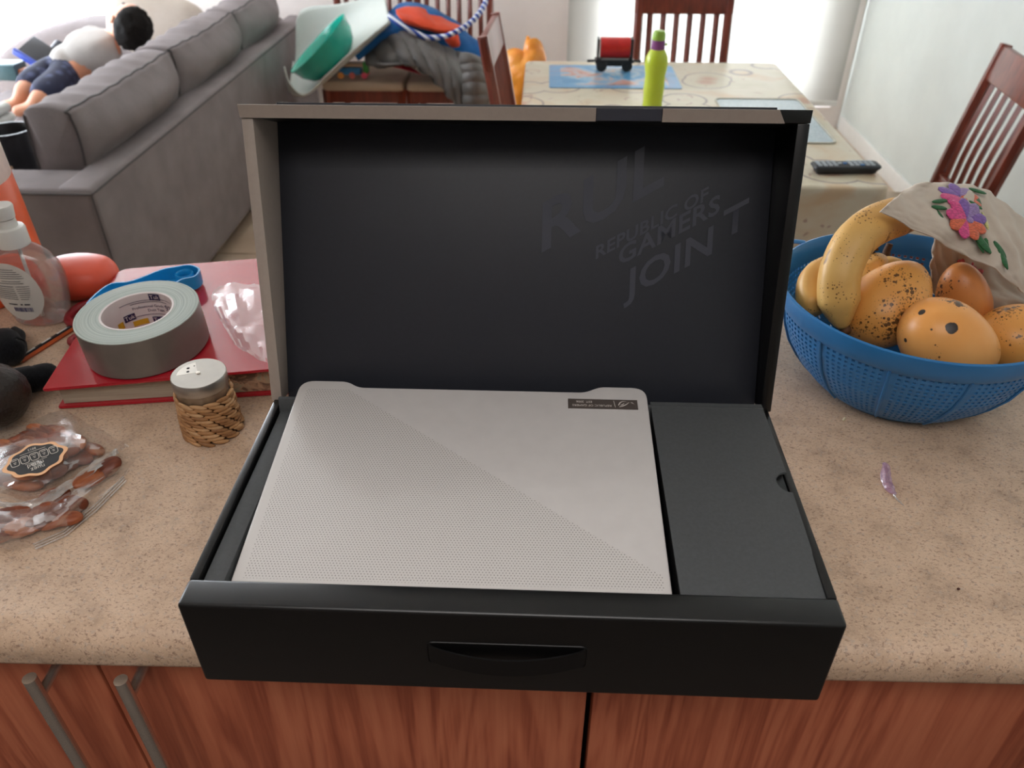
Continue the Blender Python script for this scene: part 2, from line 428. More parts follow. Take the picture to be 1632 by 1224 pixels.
# ------------------------------------------------------------------ the open laptop box
bx = E('laptop_box', (0, 0.12, 0.9), 'open black cardboard gift box with raised lid holding a white laptop', 'box')
HB = 0.0893
add('front_wall', box(B(), (0, 0.012, 0.9 + HB / 2), (0.464, 0.024, HB), 0.0028, seg=3), m_black_card, bx)
for s in (-1, 1): add('side_wall', box(B(), (s * 0.2285, 0.1335, 0.9 + HB / 2 - 0.0005), (0.007, 0.219, HB - 0.001), 0.0012), m_black_card, bx)
add('back_wall', box(B(), (0, 0.2395, 0.9 + HB / 2 - 0.006), (0.45, 0.007, HB - 0.012), 0.001), m_black_card, bx)
add('bottom_board', box(B(), (0, 0.13, 0.9025), (0.45, 0.212, 0.005)), m_black_card, bx)
b = B()   # lifting cradle: a sloping deck under laptop and accessory box
sl = (1.0045 - 0.979) / 0.2215
prof = [(0.025, 0.906), (0.236, 0.906), (0.236, 0.9595 + 0.212 * sl), (0.025, 0.9595)]
t = B(); a = [t.verts.new((-0.2065, y, z)) for y, z in prof]; c = [t.verts.new((0.2235, y, z)) for y, z in prof]
for i in range(4): t.faces.new((a[i], a[(i + 1) % 4], c[(i + 1) % 4], c[i]))
t.faces.new(a[::-1]); t.faces.new(c); bmesh.ops.recalc_face_normals(t, faces=t.faces[:])
for v in t.verts:
    if v.co.x > 0.2: v.co.x = 0.1205
add('lifting_cradle', t, m_insert, bx, smooth=0)
add('side_filler', box(B(), (-0.2155, 0.130, 0.9455), (0.0155, 0.208, 0.078), 0.001), m_insert, bx)
add('back_flap', box(B(), (0, 0.2305, 0.985), (0.448, 0.004, 0.026), 0.001, rot=Matrix.Rotation(R(-12), 4, 'X')), m_insert, bx)
# carrying strap in the front face, its slot plate behind it
pl = rounded([(-0.058, 0.9335), (0.0565, 0.9335), (0.0565, 0.957), (-0.058, 0.957)], 0.004)
ring = [(x, -0.0002, z) for x, z in pl]
add('strap_slot', tube(B(), ring, 0.0006, 6, closed=True), m_strap, bx)
pts = [(-0.0565 + 0.1115 * i / 24, -0.0012 - 0.007 * math.sin(math.pi * i / 24) ** 0.7, 0.9455 - 0.0055 * math.sin(math.pi * i / 24)) for i in range(25)]
b = B()
top, bot = [], []
for x, y, z in pts:
    top.append([b.verts.new((x, y, z + 0.0085)), b.verts.new((x, y + 0.0012, z + 0.0085))]); bot.append([b.verts.new((x, y - 0.0005, z - 0.0085)), b.verts.new((x, y + 0.0012, z - 0.0085))])
for i in range(24):
    b.faces.new((top[i][0], bot[i][0], bot[i + 1][0], top[i + 1][0])); b.faces.new((top[i][1], top[i + 1][1], bot[i + 1][1], bot[i][1]))
    b.faces.new((top[i][0], top[i + 1][0], top[i + 1][1], top[i][1])); b.faces.new((bot[i][0], bot[i][1], bot[i + 1][1], bot[i + 1][0]))
b.faces.new((top[0][0], top[0][1], bot[0][1], bot[0][0])); b.faces.new((top[-1][0], bot[-1][0], bot[-1][1], top[-1][1]))
bmesh.ops.recalc_face_normals(b, faces=b.faces[:])
add('carry_strap', b, m_strap, bx)
# the raised lid
LB, LT = (0.262, 0.9865), (0.366, 1.2165)           # lining: foot and head (y, z)
FB, FT = (0.241, 0.987), (0.3055, 1.2445)           # front edges of the side flanges
ld = Vector((LT[0] - LB[0], LT[1] - LB[1])).normalized(); ln = Vector((ld.y, -ld.x))     # out of the back
LQ = frame3((0, LB[0], LB[1]), (1, 0, 0), (0, ld.x, ld.y))                                # lining frame: x across, y up, z to the viewer
Llen = math.hypot(LT[0] - LB[0], LT[1] - LB[1])
t = box(B(), (0, Llen / 2 - 0.004, -0.005), (0.449, Llen + 0.032, 0.01), 0.0006)
bmesh.ops.transform(t, matrix=LQ, verts=t.verts)
lid = add('lid', t, m_black_lid, bx)
def yz_prism(poly, x0, x1, bev=0.0008):
    mt = Matrix(((0, 0, 1, 0), (1, 0, 0, 0), (0, 1, 0, 0), (0, 0, 0, 1)))
    return prism(B(), poly, x0, x1, bev, mt)
BT = (LT[0] + ln.x * 0.01, LT[1] + ln.y * 0.01); BB = (LB[0] + ln.x * 0.008, LB[1] + ln.y * 0.008 - 0.004)
TT = (BT[0] + 0.003, BT[1] + 0.0062)
fl_poly = [FB, BB, BT, (FT[0], FT[1] - 0.0112)]
add('lid_flange', yz_prism(fl_poly, -0.2345, -0.2245), m_cream_card, lid, label='pale printed left side of the lid')
add('lid_flange', yz_prism(fl_poly, 0.2245, 0.2345), m_black_card, lid)
top_poly = [(FT[0] - 0.0005, FT[1] - 0.0105), (BT[0] - 0.003, BT[1] - 0.004), (BT[0], BT[1] - 0.003), TT, FT]
add('top_flange', yz_prism(top_poly, -0.2345, 0.2345, 0.0003), m_black_card, lid)
fd = Vector((FT[0] - (FT[0] - 0.0005), 0.0105)).normalized()
for x0, x1, sx in ((-0.2349, 0.060, 0), (0.114, 0.2075, 0.006)):
    fr = frame3((0, FT[0] - 0.0011, FT[1] - 0.0106), (1, 0, 0), (0, 0.0, 1))
    t = prism(B(), [(x0, 0), (x1 + sx, 0), (x1, 0.0108), (x0, 0.0108)], 0, 0.0006, 0, fr)
    add('pale_print', t, m_cream_card, lid, label='pale printed band on the lid edge')
add('edge_tape', prism(B(), [(0.0605, 0.0008), (0.1135, 0.0008), (0.1135, 0.0104), (0.0605, 0.0104)], 0, 0.0004, 0, frame3((0, FT[0] - 0.0011, FT[1] - 0.0106), (1, 0, 0), (0, 0, 1))), m_gloss_print, lid, label='dark tape patch on the lid edge')
# faint slanted gloss lettering on the lining
LQi = LQ.inverted()
SH = math.tan(R(29))
def lid_text(body, pa, size, squash=1.0):
    t = text_bm(body, size, SH, 0.0, 'LEFT', 1.04, size * 0.022)
    p = LQi @ Vector(pa)
    for v in t.verts: v.co.x *= squash; v.co.z += 0.0005
    bmesh.ops.transform(t, matrix=LQ @ Matrix.Translation((p.x, p.y, 0)), verts=t.verts)
    add('lettering', t, m_gloss_print, lid, smooth=0)
lid_text('RUL', (0.015, 0.3244, 1.125), 0.062, 0.98)
lid_text('REPUBLIC OF', (0.0676, 0.317, 1.108), 0.0165)
lid_text('GAMERS', (0.0891, 0.3155, 1.105), 0.0235)
lid_text('JOIN', (0.0989, 0.3053, 1.082), 0.036)
lid_text('T', (0.1833, 0.3278, 1.132), 0.036)

# ------------------------------------------------------------------ the laptop
LW, LD = 0.3235, 0.222
LM = frame3((-0.2055, 0.0272, 0.979), (1, 0, 0), (0, 0.221, 0.026))      # laptop frame on the lid face
lap = E('laptop', (-0.2055, 0.0272, 0.961), 'closed pale silver laptop with dotted diagonal lid lying in the black box', 'laptop')
LML = Matrix.Translation((0.2055, -0.0272, -0.961)) @ LM
def mk_lid():
    k = N('dotted_silver_lid'); v = k.coord()
    sp = k.n('ShaderNodeSeparateXYZ'); k.l(v, sp.inputs[0]); x, y = sp.outputs[0], sp.outputs[1]
    a = 0.0025; h = a * 1.7320508
    def grid(ox, oy):
        fx = k.math('SUBTRACT', k.math('FRACT', k.math('MULTIPLY_ADD', x, 1 / a, ox)), 0.5)
        fy = k.math('SUBTRACT', k.math('FRACT', k.math('MULTIPLY_ADD', y, 1 / h, oy)), 0.5)
        fx = k.math('MULTIPLY', fx, a); fy = k.math('MULTIPLY', fy, h)
        return k.math('SQRT', k.math('ADD', k.math('MULTIPLY', fx, fx), k.math('MULTIPLY', fy, fy)))
    d = k.math('MINIMUM', grid(0.0, 0.0), grid(0.5, 0.5))
    dot = k.math('LESS_THAN', d, 0.00040)
    # below the diagonal and inside the margins
    m1 = k.math('LESS_THAN', k.math('MULTIPLY_ADD', x, 0.198 / 0.276, y), 0.2185 + 0.0395 * 0.198 / 0.276)
    inside = k.math('MULTIPLY', m1, k.math('MULTIPLY', k.math('GREATER_THAN', x, 0.0085), k.math('GREATER_THAN', y, 0.0065)))
    inside = k.math('MULTIPLY', inside, k.math('MULTIPLY', k.math('LESS_THAN', x, 0.318), k.math('LESS_THAN', y, 0.2135)))
    f = k.math('MULTIPLY', dot, inside)
    c = k.ramp(k.noise(v, 60, 3), [(0.3, 'C6C1BE'), (0.7, 'CAC5C2')])
    half = k.mix(m1, c, 'C8C3BF')
    k.set(k.mix(f, half, '55504D'), 0.36, 0.0, 0.4, coat=(0.9, 0.13))
    k.bump(k.math('SUBTRACT', 1.0, f), 0.4, 0.0004); return k.m
m_lid = mk_lid()
m_lapbody = M('silver_body', 'B9B4B1', 0.35, 0.3, var=0.03)
ol = [(0, 0), (LW, 0), (LW, LD + 0.0025), (0.2805, LD + 0.0025), (0.2665, LD - 0.0055), (0.056, LD - 0.0055), (0.044, LD + 0.0025), (0, LD + 0.0025)]
ol = rounded(ol, [0.004, 0.004, 0.014, 0.006, 0.006, 0.006, 0.006, 0.014], 6)
t = prism(B(), ol, -0.0062, 0.0, 0.0012, None, 3)
lo = add('lid', t, m_lid, lap, world=False, smooth=35); lo.matrix_local = LML
t = prism(B(), rounded([(0.001, 0.0015), (LW - 0.001, 0.0015), (LW - 0.001, LD - 0.004), (0.001, LD - 0.004)], 0.006), -0.0185, -0.0070, 0.002)
o = add('base', t, m_lapbody, lap, world=False); o.matrix_local = LML
m_plate = M('dark_etched_plate', '5A514C', 0.3, 0.2, var=0.02)
m_etch = M('etched_lettering', 'CFC6BE', 0.4)
px0, px1, py0, py1 = 0.2508, 0.3140, 0.1945, 0.2068
t = prism(B(), [(px0, py0), (px1, py0), (px1, py1), (px0, py1)], -0.0004, 0.0005)
pt = add('logo_plate', t, m_plate, lo, world=False, smooth=0, label='dark metal plate with etched emblem and lettering')
def etched(body, cx, cy, size):
    q = text_bm(body, size); rz = Matrix.Translation((cx, cy, 0.0007)) @ Matrix.Rotation(math.pi, 4, 'Z')
    bmesh.ops.transform(q, matrix=rz, verts=q.verts); return q
b = B(); join(b, etched('REPUBLIC OF GAMERS', 0.2725, 0.1984, 0.0036)); join(b, etched('EST. 2006', 0.2655, 0.2031, 0.0036))
box(b, (0.2930, 0.2007, 0.0007), (0.0004, 0.0085, 0.0001), rot=Matrix.Rotation(R(8), 4, 'Z'))
# eye-shaped emblem, upside down like the lettering
def ribbon(b, P, ws, z=0.0007):
    c = curve_pts([(p[0], p[1], z) for p in P], 16); L = []
    for i, p in enumerate(c):
        d = (c[min(i + 1, 15)] - c[max(i - 1, 0)]).normalized(); n = Vector((-d.y, d.x, 0)); wv = ws[0] + (ws[1] - ws[0]) * abs(2 * i / 15 - 0.6)
        L.append((b.verts.new(p + n * wv), b.verts.new(p - n * wv)))
    for i in range(15): b.faces.new((L[i][0], L[i][1], L[i + 1][1], L[i + 1][0]))
ribbon(b, [(0.2965, 0.1990), (0.2985, 0.2030), (0.3020, 0.2047), (0.3060, 0.2030)], (0.0006, 0.0001))
ribbon(b, [(0.2972, 0.1972), (0.3005, 0.1985), (0.3040, 0.2008), (0.3062, 0.2030), (0.3085, 0.2018)], (0.0006, 0.0001))
ribbon(b, [(0.2985, 0.1992), (0.3010, 0.2010), (0.3022, 0.2030)], (0.0005, 0.0001))
ribbon(b, [(0.3080, 0.2036), (0.3098, 0.2022), (0.3112, 0.2008)], (0.0004, 0.00005))
add('etching', b, m_etch, None, smooth=0)
et = bpy.data.objects['etching']; et.parent = lo; et['label'] = 'etched emblem and two upside-down text lines'

# ------------------------------------------------------------------ accessory box beside it
ac = E('accessory_box', (0.172, 0.13, 0.91), 'flat matt black accessory box beside the laptop with a thumb notch', 'box')
nt = [(0.2258 - 0.0105 * math.sin(R(t)), 0.1395 + 0.0115 * math.cos(R(t))) for t in range(0, 181, 15)]
op = [(0.1225, 0.0252), (0.2262, 0.0252)] + nt[::-1] + [(0.2232, 0.238), (0.1215, 0.238)]
def sl_top(t):
    for v in t.verts: v.co.z += (v.co.y - 0.025) * (0.012 / 0.21)
    return t
add('top_card', sl_top(prism(B(), op, 0.9835, 0.9857, 0.0)), m_insert, ac, smooth=0)
add('body', sl_top(prism(B(), [(0.1232, 0.0258), (0.2255, 0.0258), (0.2225, 0.2365), (0.1225, 0.2365)], 0.91, 0.9815, 0.0006)), m_black_card, ac, smooth=30)

# ------------------------------------------------------------------ red ring-bound book, left of the box
m_red = M('glossy_red_cover', 'B3202C', 0.16, spec=0.55, var=0.03, coat=(0.5, 0.08))
m_pages = None
def mk_pages():
    k = N('page_edges'); v = k.coord(scale=(1, 1, 1)); v2 = k.coord(scale=(3, 3, 260))
    lines = k.noise(v2, 3, 2); stain = k.noise(k.coord(scale=(1, 1, 2)), 45, 4, 0.6, 1.0)
    c = k.mix(k.ramp(lines, [(0.4, (0, 0, 0)), (0.62, (0.4, 0.4, 0.4))]), 'B5A894', '7D6F5C')
    sp = k.n('ShaderNodeSeparateXYZ'); k.l(v, sp.inputs[0])
    far = k.math('GREATER_THAN', sp.outputs[0], 0.19)
    pat = k.ramp(stain, [(0.42, '6E4A34'), (0.5, 'C79A78'), (0.58, 'B0A083'), (0.68, '44604A')])
    k.set(k.mix(k.math('MULTIPLY', far, 0.85), c, pat), 0.7); return k.m
bk = E('red_book', (-0.522, 0.325, 0.9), 'thick glossy red hardback book under the duct tape', 'book', rot=(0, 0, R(8.5)))
BW, BD = 0.285, 0.285
def wedge(x0, x1, y0, y1, za0, za1, zb0, zb1, rad=0.0, bev=0.001):
    p = rounded([(x0, y0), (x1, y0), (x1, y1), (x0, y1)], rad, 5) if rad else [(x0, y0), (x1, y0), (x1, y1), (x0, y1)]
    t = prism(B(), p, 0, 1, 0)
    for v in t.verts:
        f = (v.co.x - x0) / (x1 - x0); lo_ = za0 + (zb0 - za0) * f; hi = za1 + (zb1 - za1) * f
        v.co.z = lo_ + (hi - lo_) * v.co.z
    if bev:
        es = [e for e in t.edges if len(e.link_faces) == 2 and e.calc_face_angle(0) > R(50)]
        bmesh.ops.bevel(t, geom=es, offset=bev, segments=2, affect='EDGES')
    return t
add('bottom_cover', wedge(0.006, BW + 0.006, 0.004, BD, 0.0004, 0.0035, 0.0004, 0.0035, [0.004, 0.004, 0.018, 0.018]), m_red, bk, False)
add('page_block', wedge(0.012, BW, 0.010, BD - 0.006, 0.004, 0.0268, 0.004, 0.0360, 0, 0), mk_pages(), bk, False, 0)
add('top_cover', wedge(0, BW + 0.003, 0, BD, 0.0275, 0.0312, 0.0368, 0.0405, [0.004, 0.004, 0.018, 0.018]), m_red, bk, False)

# ------------------------------------------------------------------ duct tape resting on the book and the blue scoop
m_tape_side = None
def mk_tape_top():
    k = N('tape_roll_edge'); v = k.coord(); sp = k.n('ShaderNodeSeparateXYZ'); k.l(v, sp.inputs[0])
    r = k.math('SQRT', k.math('ADD', k.math('MULTIPLY', sp.outputs[0], sp.outputs[0]), k.math('MULTIPLY', sp.outputs[1], sp.outputs[1])))
    nz = k.n('ShaderNodeTexNoise'); nz.noise_dimensions = '1D'; k.l(k.math('MULTIPLY', r, 1.0), nz.inputs['W']); nz.inputs['Scale'].default_value = 520; nz.inputs['Detail'].default_value = 3
    k.set(k.ramp(nz.outputs['Fac'], [(0.3, '98A39B'), (0.7, 'B8C1B8')]), 0.55); k.bump(nz.outputs['Fac'], 0.35, 0.0008); return k.m
m_tape_out = M('grey_tape_backing', '7F7A74', 0.33, 0.35, var=0.03, vs=80)
m_core = M('white_paper_core', 'E4D9D6', 0.6, var=0.02)
m_navy = M('navy_print', '2A2350', 0.5); m_yel = M('yellow_print', 'D9A92C', 0.5)
TR, TI, TH = 0.0671, 0.0378, 0.0471
tp = E('duct_tape', (-0.4358, 0.4085, 0.9377), 'large roll of grey duct tape with printed core on the red book', 'tape', rot=(R(2.2), R(-1.3), R(0)))
add('tape_wrap', lathe(B(), [(TI + 0.0025, 0), (TR - 0.0008, 0), (TR, 0.0008), (TR, TH - 0.0008)], seg=72), m_tape_out, tp, False)
add('wound_edge', lathe(B(), [(TR, TH - 0.0008), (TR - 0.0006, TH), (TR - 0.012, TH + 0.0004), (TR - 0.02, TH), (TI + 0.0025, TH)], seg=72), mk_tape_top(), tp, False)
core = add('paper_core', lathe(B(), [(TI + 0.0025, TH), (TI + 0.0022, TH + 0.0004), (TI, TH), (TI, 0), (TI + 0.0025, 0)], seg=72), m_core, tp, False)
def core_text(body, size, deg, z, mat, tilt=0.0, cut=None):
    q = text_bm(body, size) if cut is None else cut
    for v in q.verts:
        x, y = v.co.x, v.co.y; a = R(deg) - x / (TI - 0.0010); v.co = ((TI - 0.0010) * math.cos(a), (TI - 0.0010) * math.sin(a), z + y + tilt * x)
    o = add('core_print', q, mat, core, False, 0); return o
def patch_rect(wd, hg):
    t = B(); n = 8
    vs = [[t.verts.new((-wd / 2 + wd * i / n, s * hg / 2, 0)) for i in range(n + 1)] for s in (-1, 1)]
    for i in range(n): t.faces.new((vs[0][i], vs[0][i + 1], vs[1][i + 1], vs[1][i]))
    return t
core_text('Professional Grade', 0.0048, 100, 0.0300, m_navy); core_text('Duct Tape', 0.0048, 88, 0.0245, m_navy)
core_text('93T', 0.011, 55, 0.0285, m_navy)
for dg, z in ((138, 0.021), (84, 0.0420), (90, 0.011)):
    core_text('', 0, dg, z, m_navy, 0, patch_rect(0.0135, 0.0085))
    q = text_bm('Tuk', 0.0075)
    for v in q.verts:
        x, y = v.co.x, v.co.y; a = R(dg) - x / (TI - 0.0009); v.co = ((TI - 0.0014) * math.cos(a), (TI - 0.0014) * math.sin(a), z + y)
    add('core_print', q, m_core, core, False, 0)
core_text('', 0, 35, 0.028, m_navy, 0, patch_rect(0.008, 0.012))
core_text('', 0, 122, 0.011, m_yel, 0, patch_rect(0.017, 0.007)); core_text('', 0, 158, 0.016, m_yel, 0, patch_rect(0.008, 0.009))
for dg, z, ww in ((118, 0.0385, 0.04), (60, 0.0395, 0.02), (95, 0.036, 0.045), (100, 0.019, 0.05)):
    core_text('', 0, dg, z, m_navy, 0, patch_rect(ww, 0.0006))

# blue scoop under the tape
m_blue = M('sky_blue_plastic', '1F97D6', 0.3, spec=0.5, var=0.03)
sc = E('blue_scoop', (-0.49, 0.50, 0.94), 'sky blue plastic scoop with a looped handle under the duct tape', 'scoop')
P1, P2, P3 = Vector((-0.531, 0.483, 0.957)), Vector((-0.524, 0.512, 0.957)), Vector((-0.472, 0.554, 0.957))
ring_c = Vector((P3.x + 0.026, P3.y + 0.001, 0.9465))
hd = [(P1.x + 0.010, P1.y - 0.050), (P1.x - 0.002, P1.y - 0.012), (P2.x - 0.004, P2.y + 0.004), (P2.x + 0.02, P2.y + 0.014), (P3.x - 0.006, P3.y + 0.004), (P3.x + 0.008, P3.y + 0.012), (P3.x + 0.026, P3.y + 0.019), (P3.x + 0.043, P3.y + 0.008), (P3.x + 0.044, P3.y - 0.012), (P3.x + 0.030, P3.y - 0.022), (P3.x + 0.020, P3.y - 0.052), (P3.x - 0.005, P3.y - 0.085)]
tp_ = [Vector((x, y, 0)) for x, y in hd]; wall = curve_pts(tp_, 48)
b = B(); q = []
for i, p in enumerate(wall):
    d = (wall[min(i + 1, 47)] - wall[max(i - 1, 0)]).normalized(); n = Vector((-d.y, d.x, 0)) * 0.0011
    zb, zt = 0.9395, 0.957
    q.append([b.verts.new((p + n) + Vector((0, 0, zb))), b.verts.new((p - n) + Vector((0, 0, zb))), b.verts.new((p - n) + Vector((0, 0, zt))), b.verts.new((p + n) + Vector((0, 0, zt)))])
for i in range(47):
    for k in range(4): b.faces.new((q[i][k], q[i][(k + 1) % 4], q[i + 1][(k + 1) % 4], q[i + 1][k]))
b.faces.new(q[0]); b.faces.new(q[-1][::-1]); bmesh.ops.recalc_face_normals(b, faces=b.faces[:])
add('rim', b, m_blue, sc)
b = B(); prism(b, [(p.x, p.y) for p in wall[::2]], 0.9392, 0.9412)
add('tray', b, m_blue, sc)
add('hanging_eye', tube(B(), [(ring_c.x + 0.0105 * math.cos(a), ring_c.y - 0.002 + 0.0105 * math.sin(a), 0.9495) for a in (2 * math.pi * i / 24 for i in range(24))], 0.0016, 8, True, 4.0), m_blue, sc)

# crumpled clear bag on the book
m_film = film('clear_plastic_film', (0.98, 0.98, 0.98), 0.05, 0.03, 0.22, 0.15, (0.92, 0.84, 0.84), bs=60)
def crumple(a, f, seed=0.0):
    return lambda u, v: Vector((0, 0, a * (abs(noise.noise(Vector((u * f + seed, v * f, seed)))) * 1.6 + 0.6 * abs(noise.noise(Vector((u * f * 2.3, v * f * 2.3, seed + 3)))))))
rows = [[(-0.394, 0.506, 0.95), (-0.38, 0.526, 0.953), (-0.35, 0.527, 0.953), (-0.326, 0.533, 0.953)],
        [(-0.381, 0.478, 0.947), (-0.356, 0.468, 0.955), (-0.33, 0.465, 0.957), (-0.302, 0.472, 0.954)],
        [(-0.349, 0.427, 0.945), (-0.331, 0.419, 0.952), (-0.307, 0.415, 0.955), (-0.283, 0.418, 0.952)],
        [(-0.326, 0.393, 0.943), (-0.309, 0.38, 0.945), (-0.283, 0.363, 0.945), (-0.264, 0.358, 0.945)]]
tag(add('plastic_bag', patch(B(), rows, 18, 18, 0, 0, 0, crumple(0.0055, 3.4, 2.0)), m_film, smooth=12), 'crumpled clear zip bag lying on the red book against the lid', 'bag')

# ------------------------------------------------------------------ shaker in a woven sleeve
sx, sy = -0.331, 0.303
sh = E('spice_shaker', (sx, sy, 0.9), 'small steel-lidded shaker in a woven straw sleeve', 'shaker')
def mk_straw():
    k = N('straw_strand'); v = k.coord(scale=(1, 1, 1)); i = k.n('ShaderNodeObjectInfo')
    g = k.noise(k.coord(scale=(60, 60, 400)), 4, 3)
    big = k.noise(v, 90, 2)
    c = k.ramp(k.math('MULTIPLY_ADD', i.outputs['Random'], 0.45, k.math('MULTIPLY', big, 0.55)), [(0.2, '8A5C36'), (0.5, 'BD8A58'), (0.8, 'DBB284')])
    k.set(k.mix(k.math('MULTIPLY', g, 0.4), c, '6B4A2C'), 0.6); k.bump(g, 0.3, 0.0006); return k.m
m_straw = mk_straw()
m_glass = film('clear_glass', (0.93, 0.95, 0.94), 0.1, 0.05, 0.03)
add('jar', lathe(B(), [(0, 0.003), (0.0225, 0.003), (0.024, 0.006), (0.024, 0.05), (0.0235, 0.056), (0.023, 0.056)], (sx, sy, 0.9), 32), m_glass, sh)
def rad(z): return 0.0300 - 0.0028 * (z / 0.052)
slv = add('woven_sleeve', lathe(B(), [(0.0, 0.001), (0.026, 0.001), (0.0282, 0.004), (0.0258, 0.049), (0.0245, 0.049), (0.0262, 0.004), (0.0, 0.003)], (sx, sy, 0.9), 40), M('straw_gap_shade', '5E4128', 0.8), sh)  # core coloured dark, painting shade into the gaps between strands
rows_, per = 11, 13
strand = None
for j in range(rows_):
    z = 0.0035 + j * 0.0046
    for i in range(per):
        a = 2 * math.pi * (i + 0.5 * (j % 2)) / per + 0.1 * j
        if strand is None:
            t = blob(B(), (0, 0, 0), (0.0090, 0.0022, 0.0026), None, 2)
            for v in t.verts: v.co.y += -(v.co.x ** 2) * 14 ; v.co.z += v.co.x * 0.22
            strand = add('strand', t, m_straw, slv, False); o = strand
        else:
            o = bpy.data.objects.new('strand', strand.data); COL.objects.link(o); o.parent = slv
        r = rad(z) + random.uniform(0.0001, 0.0011)
        p = Vector((sx + r * math.cos(a), sy + r * math.sin(a), 0.9 + z)) - sh.location
        o.matrix_local = Matrix.Translation(p) @ Matrix.Rotation(a - math.pi / 2, 4, 'Z') @ Matrix.Rotation(random.uniform(-0.15, 0.15), 4, 'Y')
cp = add('steel_lid', lathe(B(), [(0.0238, 0.046), (0.0262, 0.0462), (0.0262, 0.0585), (0.0266, 0.059), (0.0276, 0.0605), (0.0276, 0.0725), (0.0268, 0.0735), (0, 0.0735)], (sx, sy, 0.9), 48), mk_steel('satin_steel_lid', 'B5B0A8', 0.36), sh)
m_hole = M('dark_hole', '14110F', 0.8)
t = B(); fan = [(sx - 0.001, sy + 0.001)] + [(sx + 0.0215 * math.cos(R(d)), sy + 0.0215 * math.sin(R(d))) for d in range(118, 202, 6)]
add('pour_window', prism(t, fan, 0.97345, 0.97365), M('bright_steel', 'DAD5CC', 0.3, 0.6), cp, label='fan-shaped pour window with holes')
for d, r, hr in ((172, 0.0115, 0.0016), (150, 0.0155, 0.0017), (125, 0.015, 0.0009)):
    add('pour_hole', lathe(B(), [(hr, 0.9737), (0, 0.97375)], (sx + r * math.cos(R(d)), sy + r * math.sin(R(d)), 0), 16), m_hole, cp)
add('rivet', lathe(B(), [(0.0026, 0.9735), (0.0022, 0.9743), (0, 0.9745)], (sx, sy, 0), 18), m_steel, cp)

# ------------------------------------------------------------------ clear pump bottle
bxp, byp = -0.634, 0.522
pb = E('pump_bottle', (bxp, byp, 0.9), 'clear hand gel pump bottle with white pump and oval back label', 'bottle')
m_bottle = film('clear_bottle', (0.985, 0.98, 0.98), 0.14, 0.05, 0.06, 0.05, (0.95, 0.85, 0.82), 40)
m_gel = film('clear_gel', (0.985, 0.965, 0.96), 0.04, 0.02, 0.04, 0.04, (0.9, 0.8, 0.78), 20)
m_wplast = M('white_plastic', 'E6E4DD', 0.35, var=0.01)
prof = [(0, 0.001), (0.030, 0.001), (0.0355, 0.004), (0.038, 0.014), (0.0425, 0.030), (0.0465, 0.05), (0.0475, 0.066), (0.045, 0.082), (0.038, 0.095), (0.028, 0.104), (0.0185, 0.110), (0.0165, 0.113), (0.0165, 0.122)]
add('bottle_body', lathe(B(), prof, (bxp, byp, 0.9), 48, 0.62), m_bottle, pb)
add('gel', lathe(B(), [(0, 0.004), (0.033, 0.005), (0.040, 0.030), (0.0445, 0.052), (0.0452, 0.066), (0.0427, 0.081), (0, 0.081)], (bxp, byp, 0.9), 40, 0.60), m_gel, pb)
pm = add('pump_collar', lathe(B(), [(0.0185, 0.108), (0.0188, 0.128), (0.0175, 0.131), (0.012, 0.132), (0.0115, 0.142), (0, 0.142)], (bxp, byp, 0.9), 32), m_wplast, pb)
b = lathe(B(), [(0.0075, 0.136), (0.0075, 0.142), (0.0125, 0.143), (0.0145, 0.157), (0.0135, 0.159), (0, 0.1595)], (bxp, byp, 0.9), 28)
tube(b, [(bxp - 0.008, byp, 1.053), (bxp - 0.03, byp - 0.004, 1.053), (bxp - 0.042, byp - 0.006, 1.047)], [0.006, 0.005, 0.004], 12)
add('pump_head', b, m_wplast, pb)
add('dip_tube', cyl(B(), (bxp, byp, 0.906), (bxp + 0.004, byp, 1.02), 0.0022, seg=8), m_wplast, pb)
# oval label bent onto the front
def onto(q, lift):
    for v in q.verts:
        x, z = v.co.x, v.co.y
        r = 0.0425 + 0.005 * max(0, 1 - abs(z - 0.062) / 0.05); xx = max(-0.95, min(0.95, x / r))
        v.co = (bxp + x, byp - 0.62 * r * math.sqrt(1 - xx * xx) - lift, 0.9 + z)
    return q
m_lab = M('frosted_label', 'D9D4CC', 0.5, var=0.02); m_ink = M('label_ink', '4A4650', 0.6); m_blueink = M('barcode_ink', '28286E', 0.6)
t = B(); cen = t.verts.new((-0.004, 0.055, 0)); rg = [[t.verts.new((-0.004 + f * 0.0325 * math.cos(a), 0.055 + f * 0.0405 * math.sin(a), 0)) for a in (2 * math.pi * i / 36 for i in range(36))] for f in (0.35, 0.7, 1.0)]
for i in range(36):
    t.faces.new((cen, rg[0][i], rg[0][(i + 1) % 36]))
    for k in (0, 1): t.faces.new((rg[k][i], rg[k + 1][i], rg[k + 1][(i + 1) % 36], rg[k][(i + 1) % 36]))
lb = add('back_label', onto(t, 0.0008), m_lab, pb, label='oval frosted label with fine print and barcode')
b = B()
def ink(x0, x1, z, h, n=8):
    q = B(); vs = [[q.verts.new((x0 + (x1 - x0) * i / n, z + s * h / 2, 0)) for i in range(n + 1)] for s in (-1, 1)]
    for i in range(n): q.faces.new((vs[0][i], vs[0][i + 1], vs[1][i + 1], vs[1][i]))
    join(b, onto(q, 0.0013))
for z, x0, x1 in ((0.087, -0.016, 0.006), (0.084, -0.020, 0.009), (0.0812, -0.022, 0.012), (0.0784, -0.024, 0.014), (0.0756, -0.024, 0.015), (0.0715, -0.014, 0.010), (0.0687, -0.018, 0.013)):
    ink(x0, x1, z, 0.0007)
for k in range(7): ink(-0.028, -0.001, 0.0645 - k * 0.0030, 0.0009 if k == 0 else 0.0007); ink(0.002, 0.018 - 0.0006 * k * k * 0.3, 0.0645 - k * 0.0030, 0.0006)
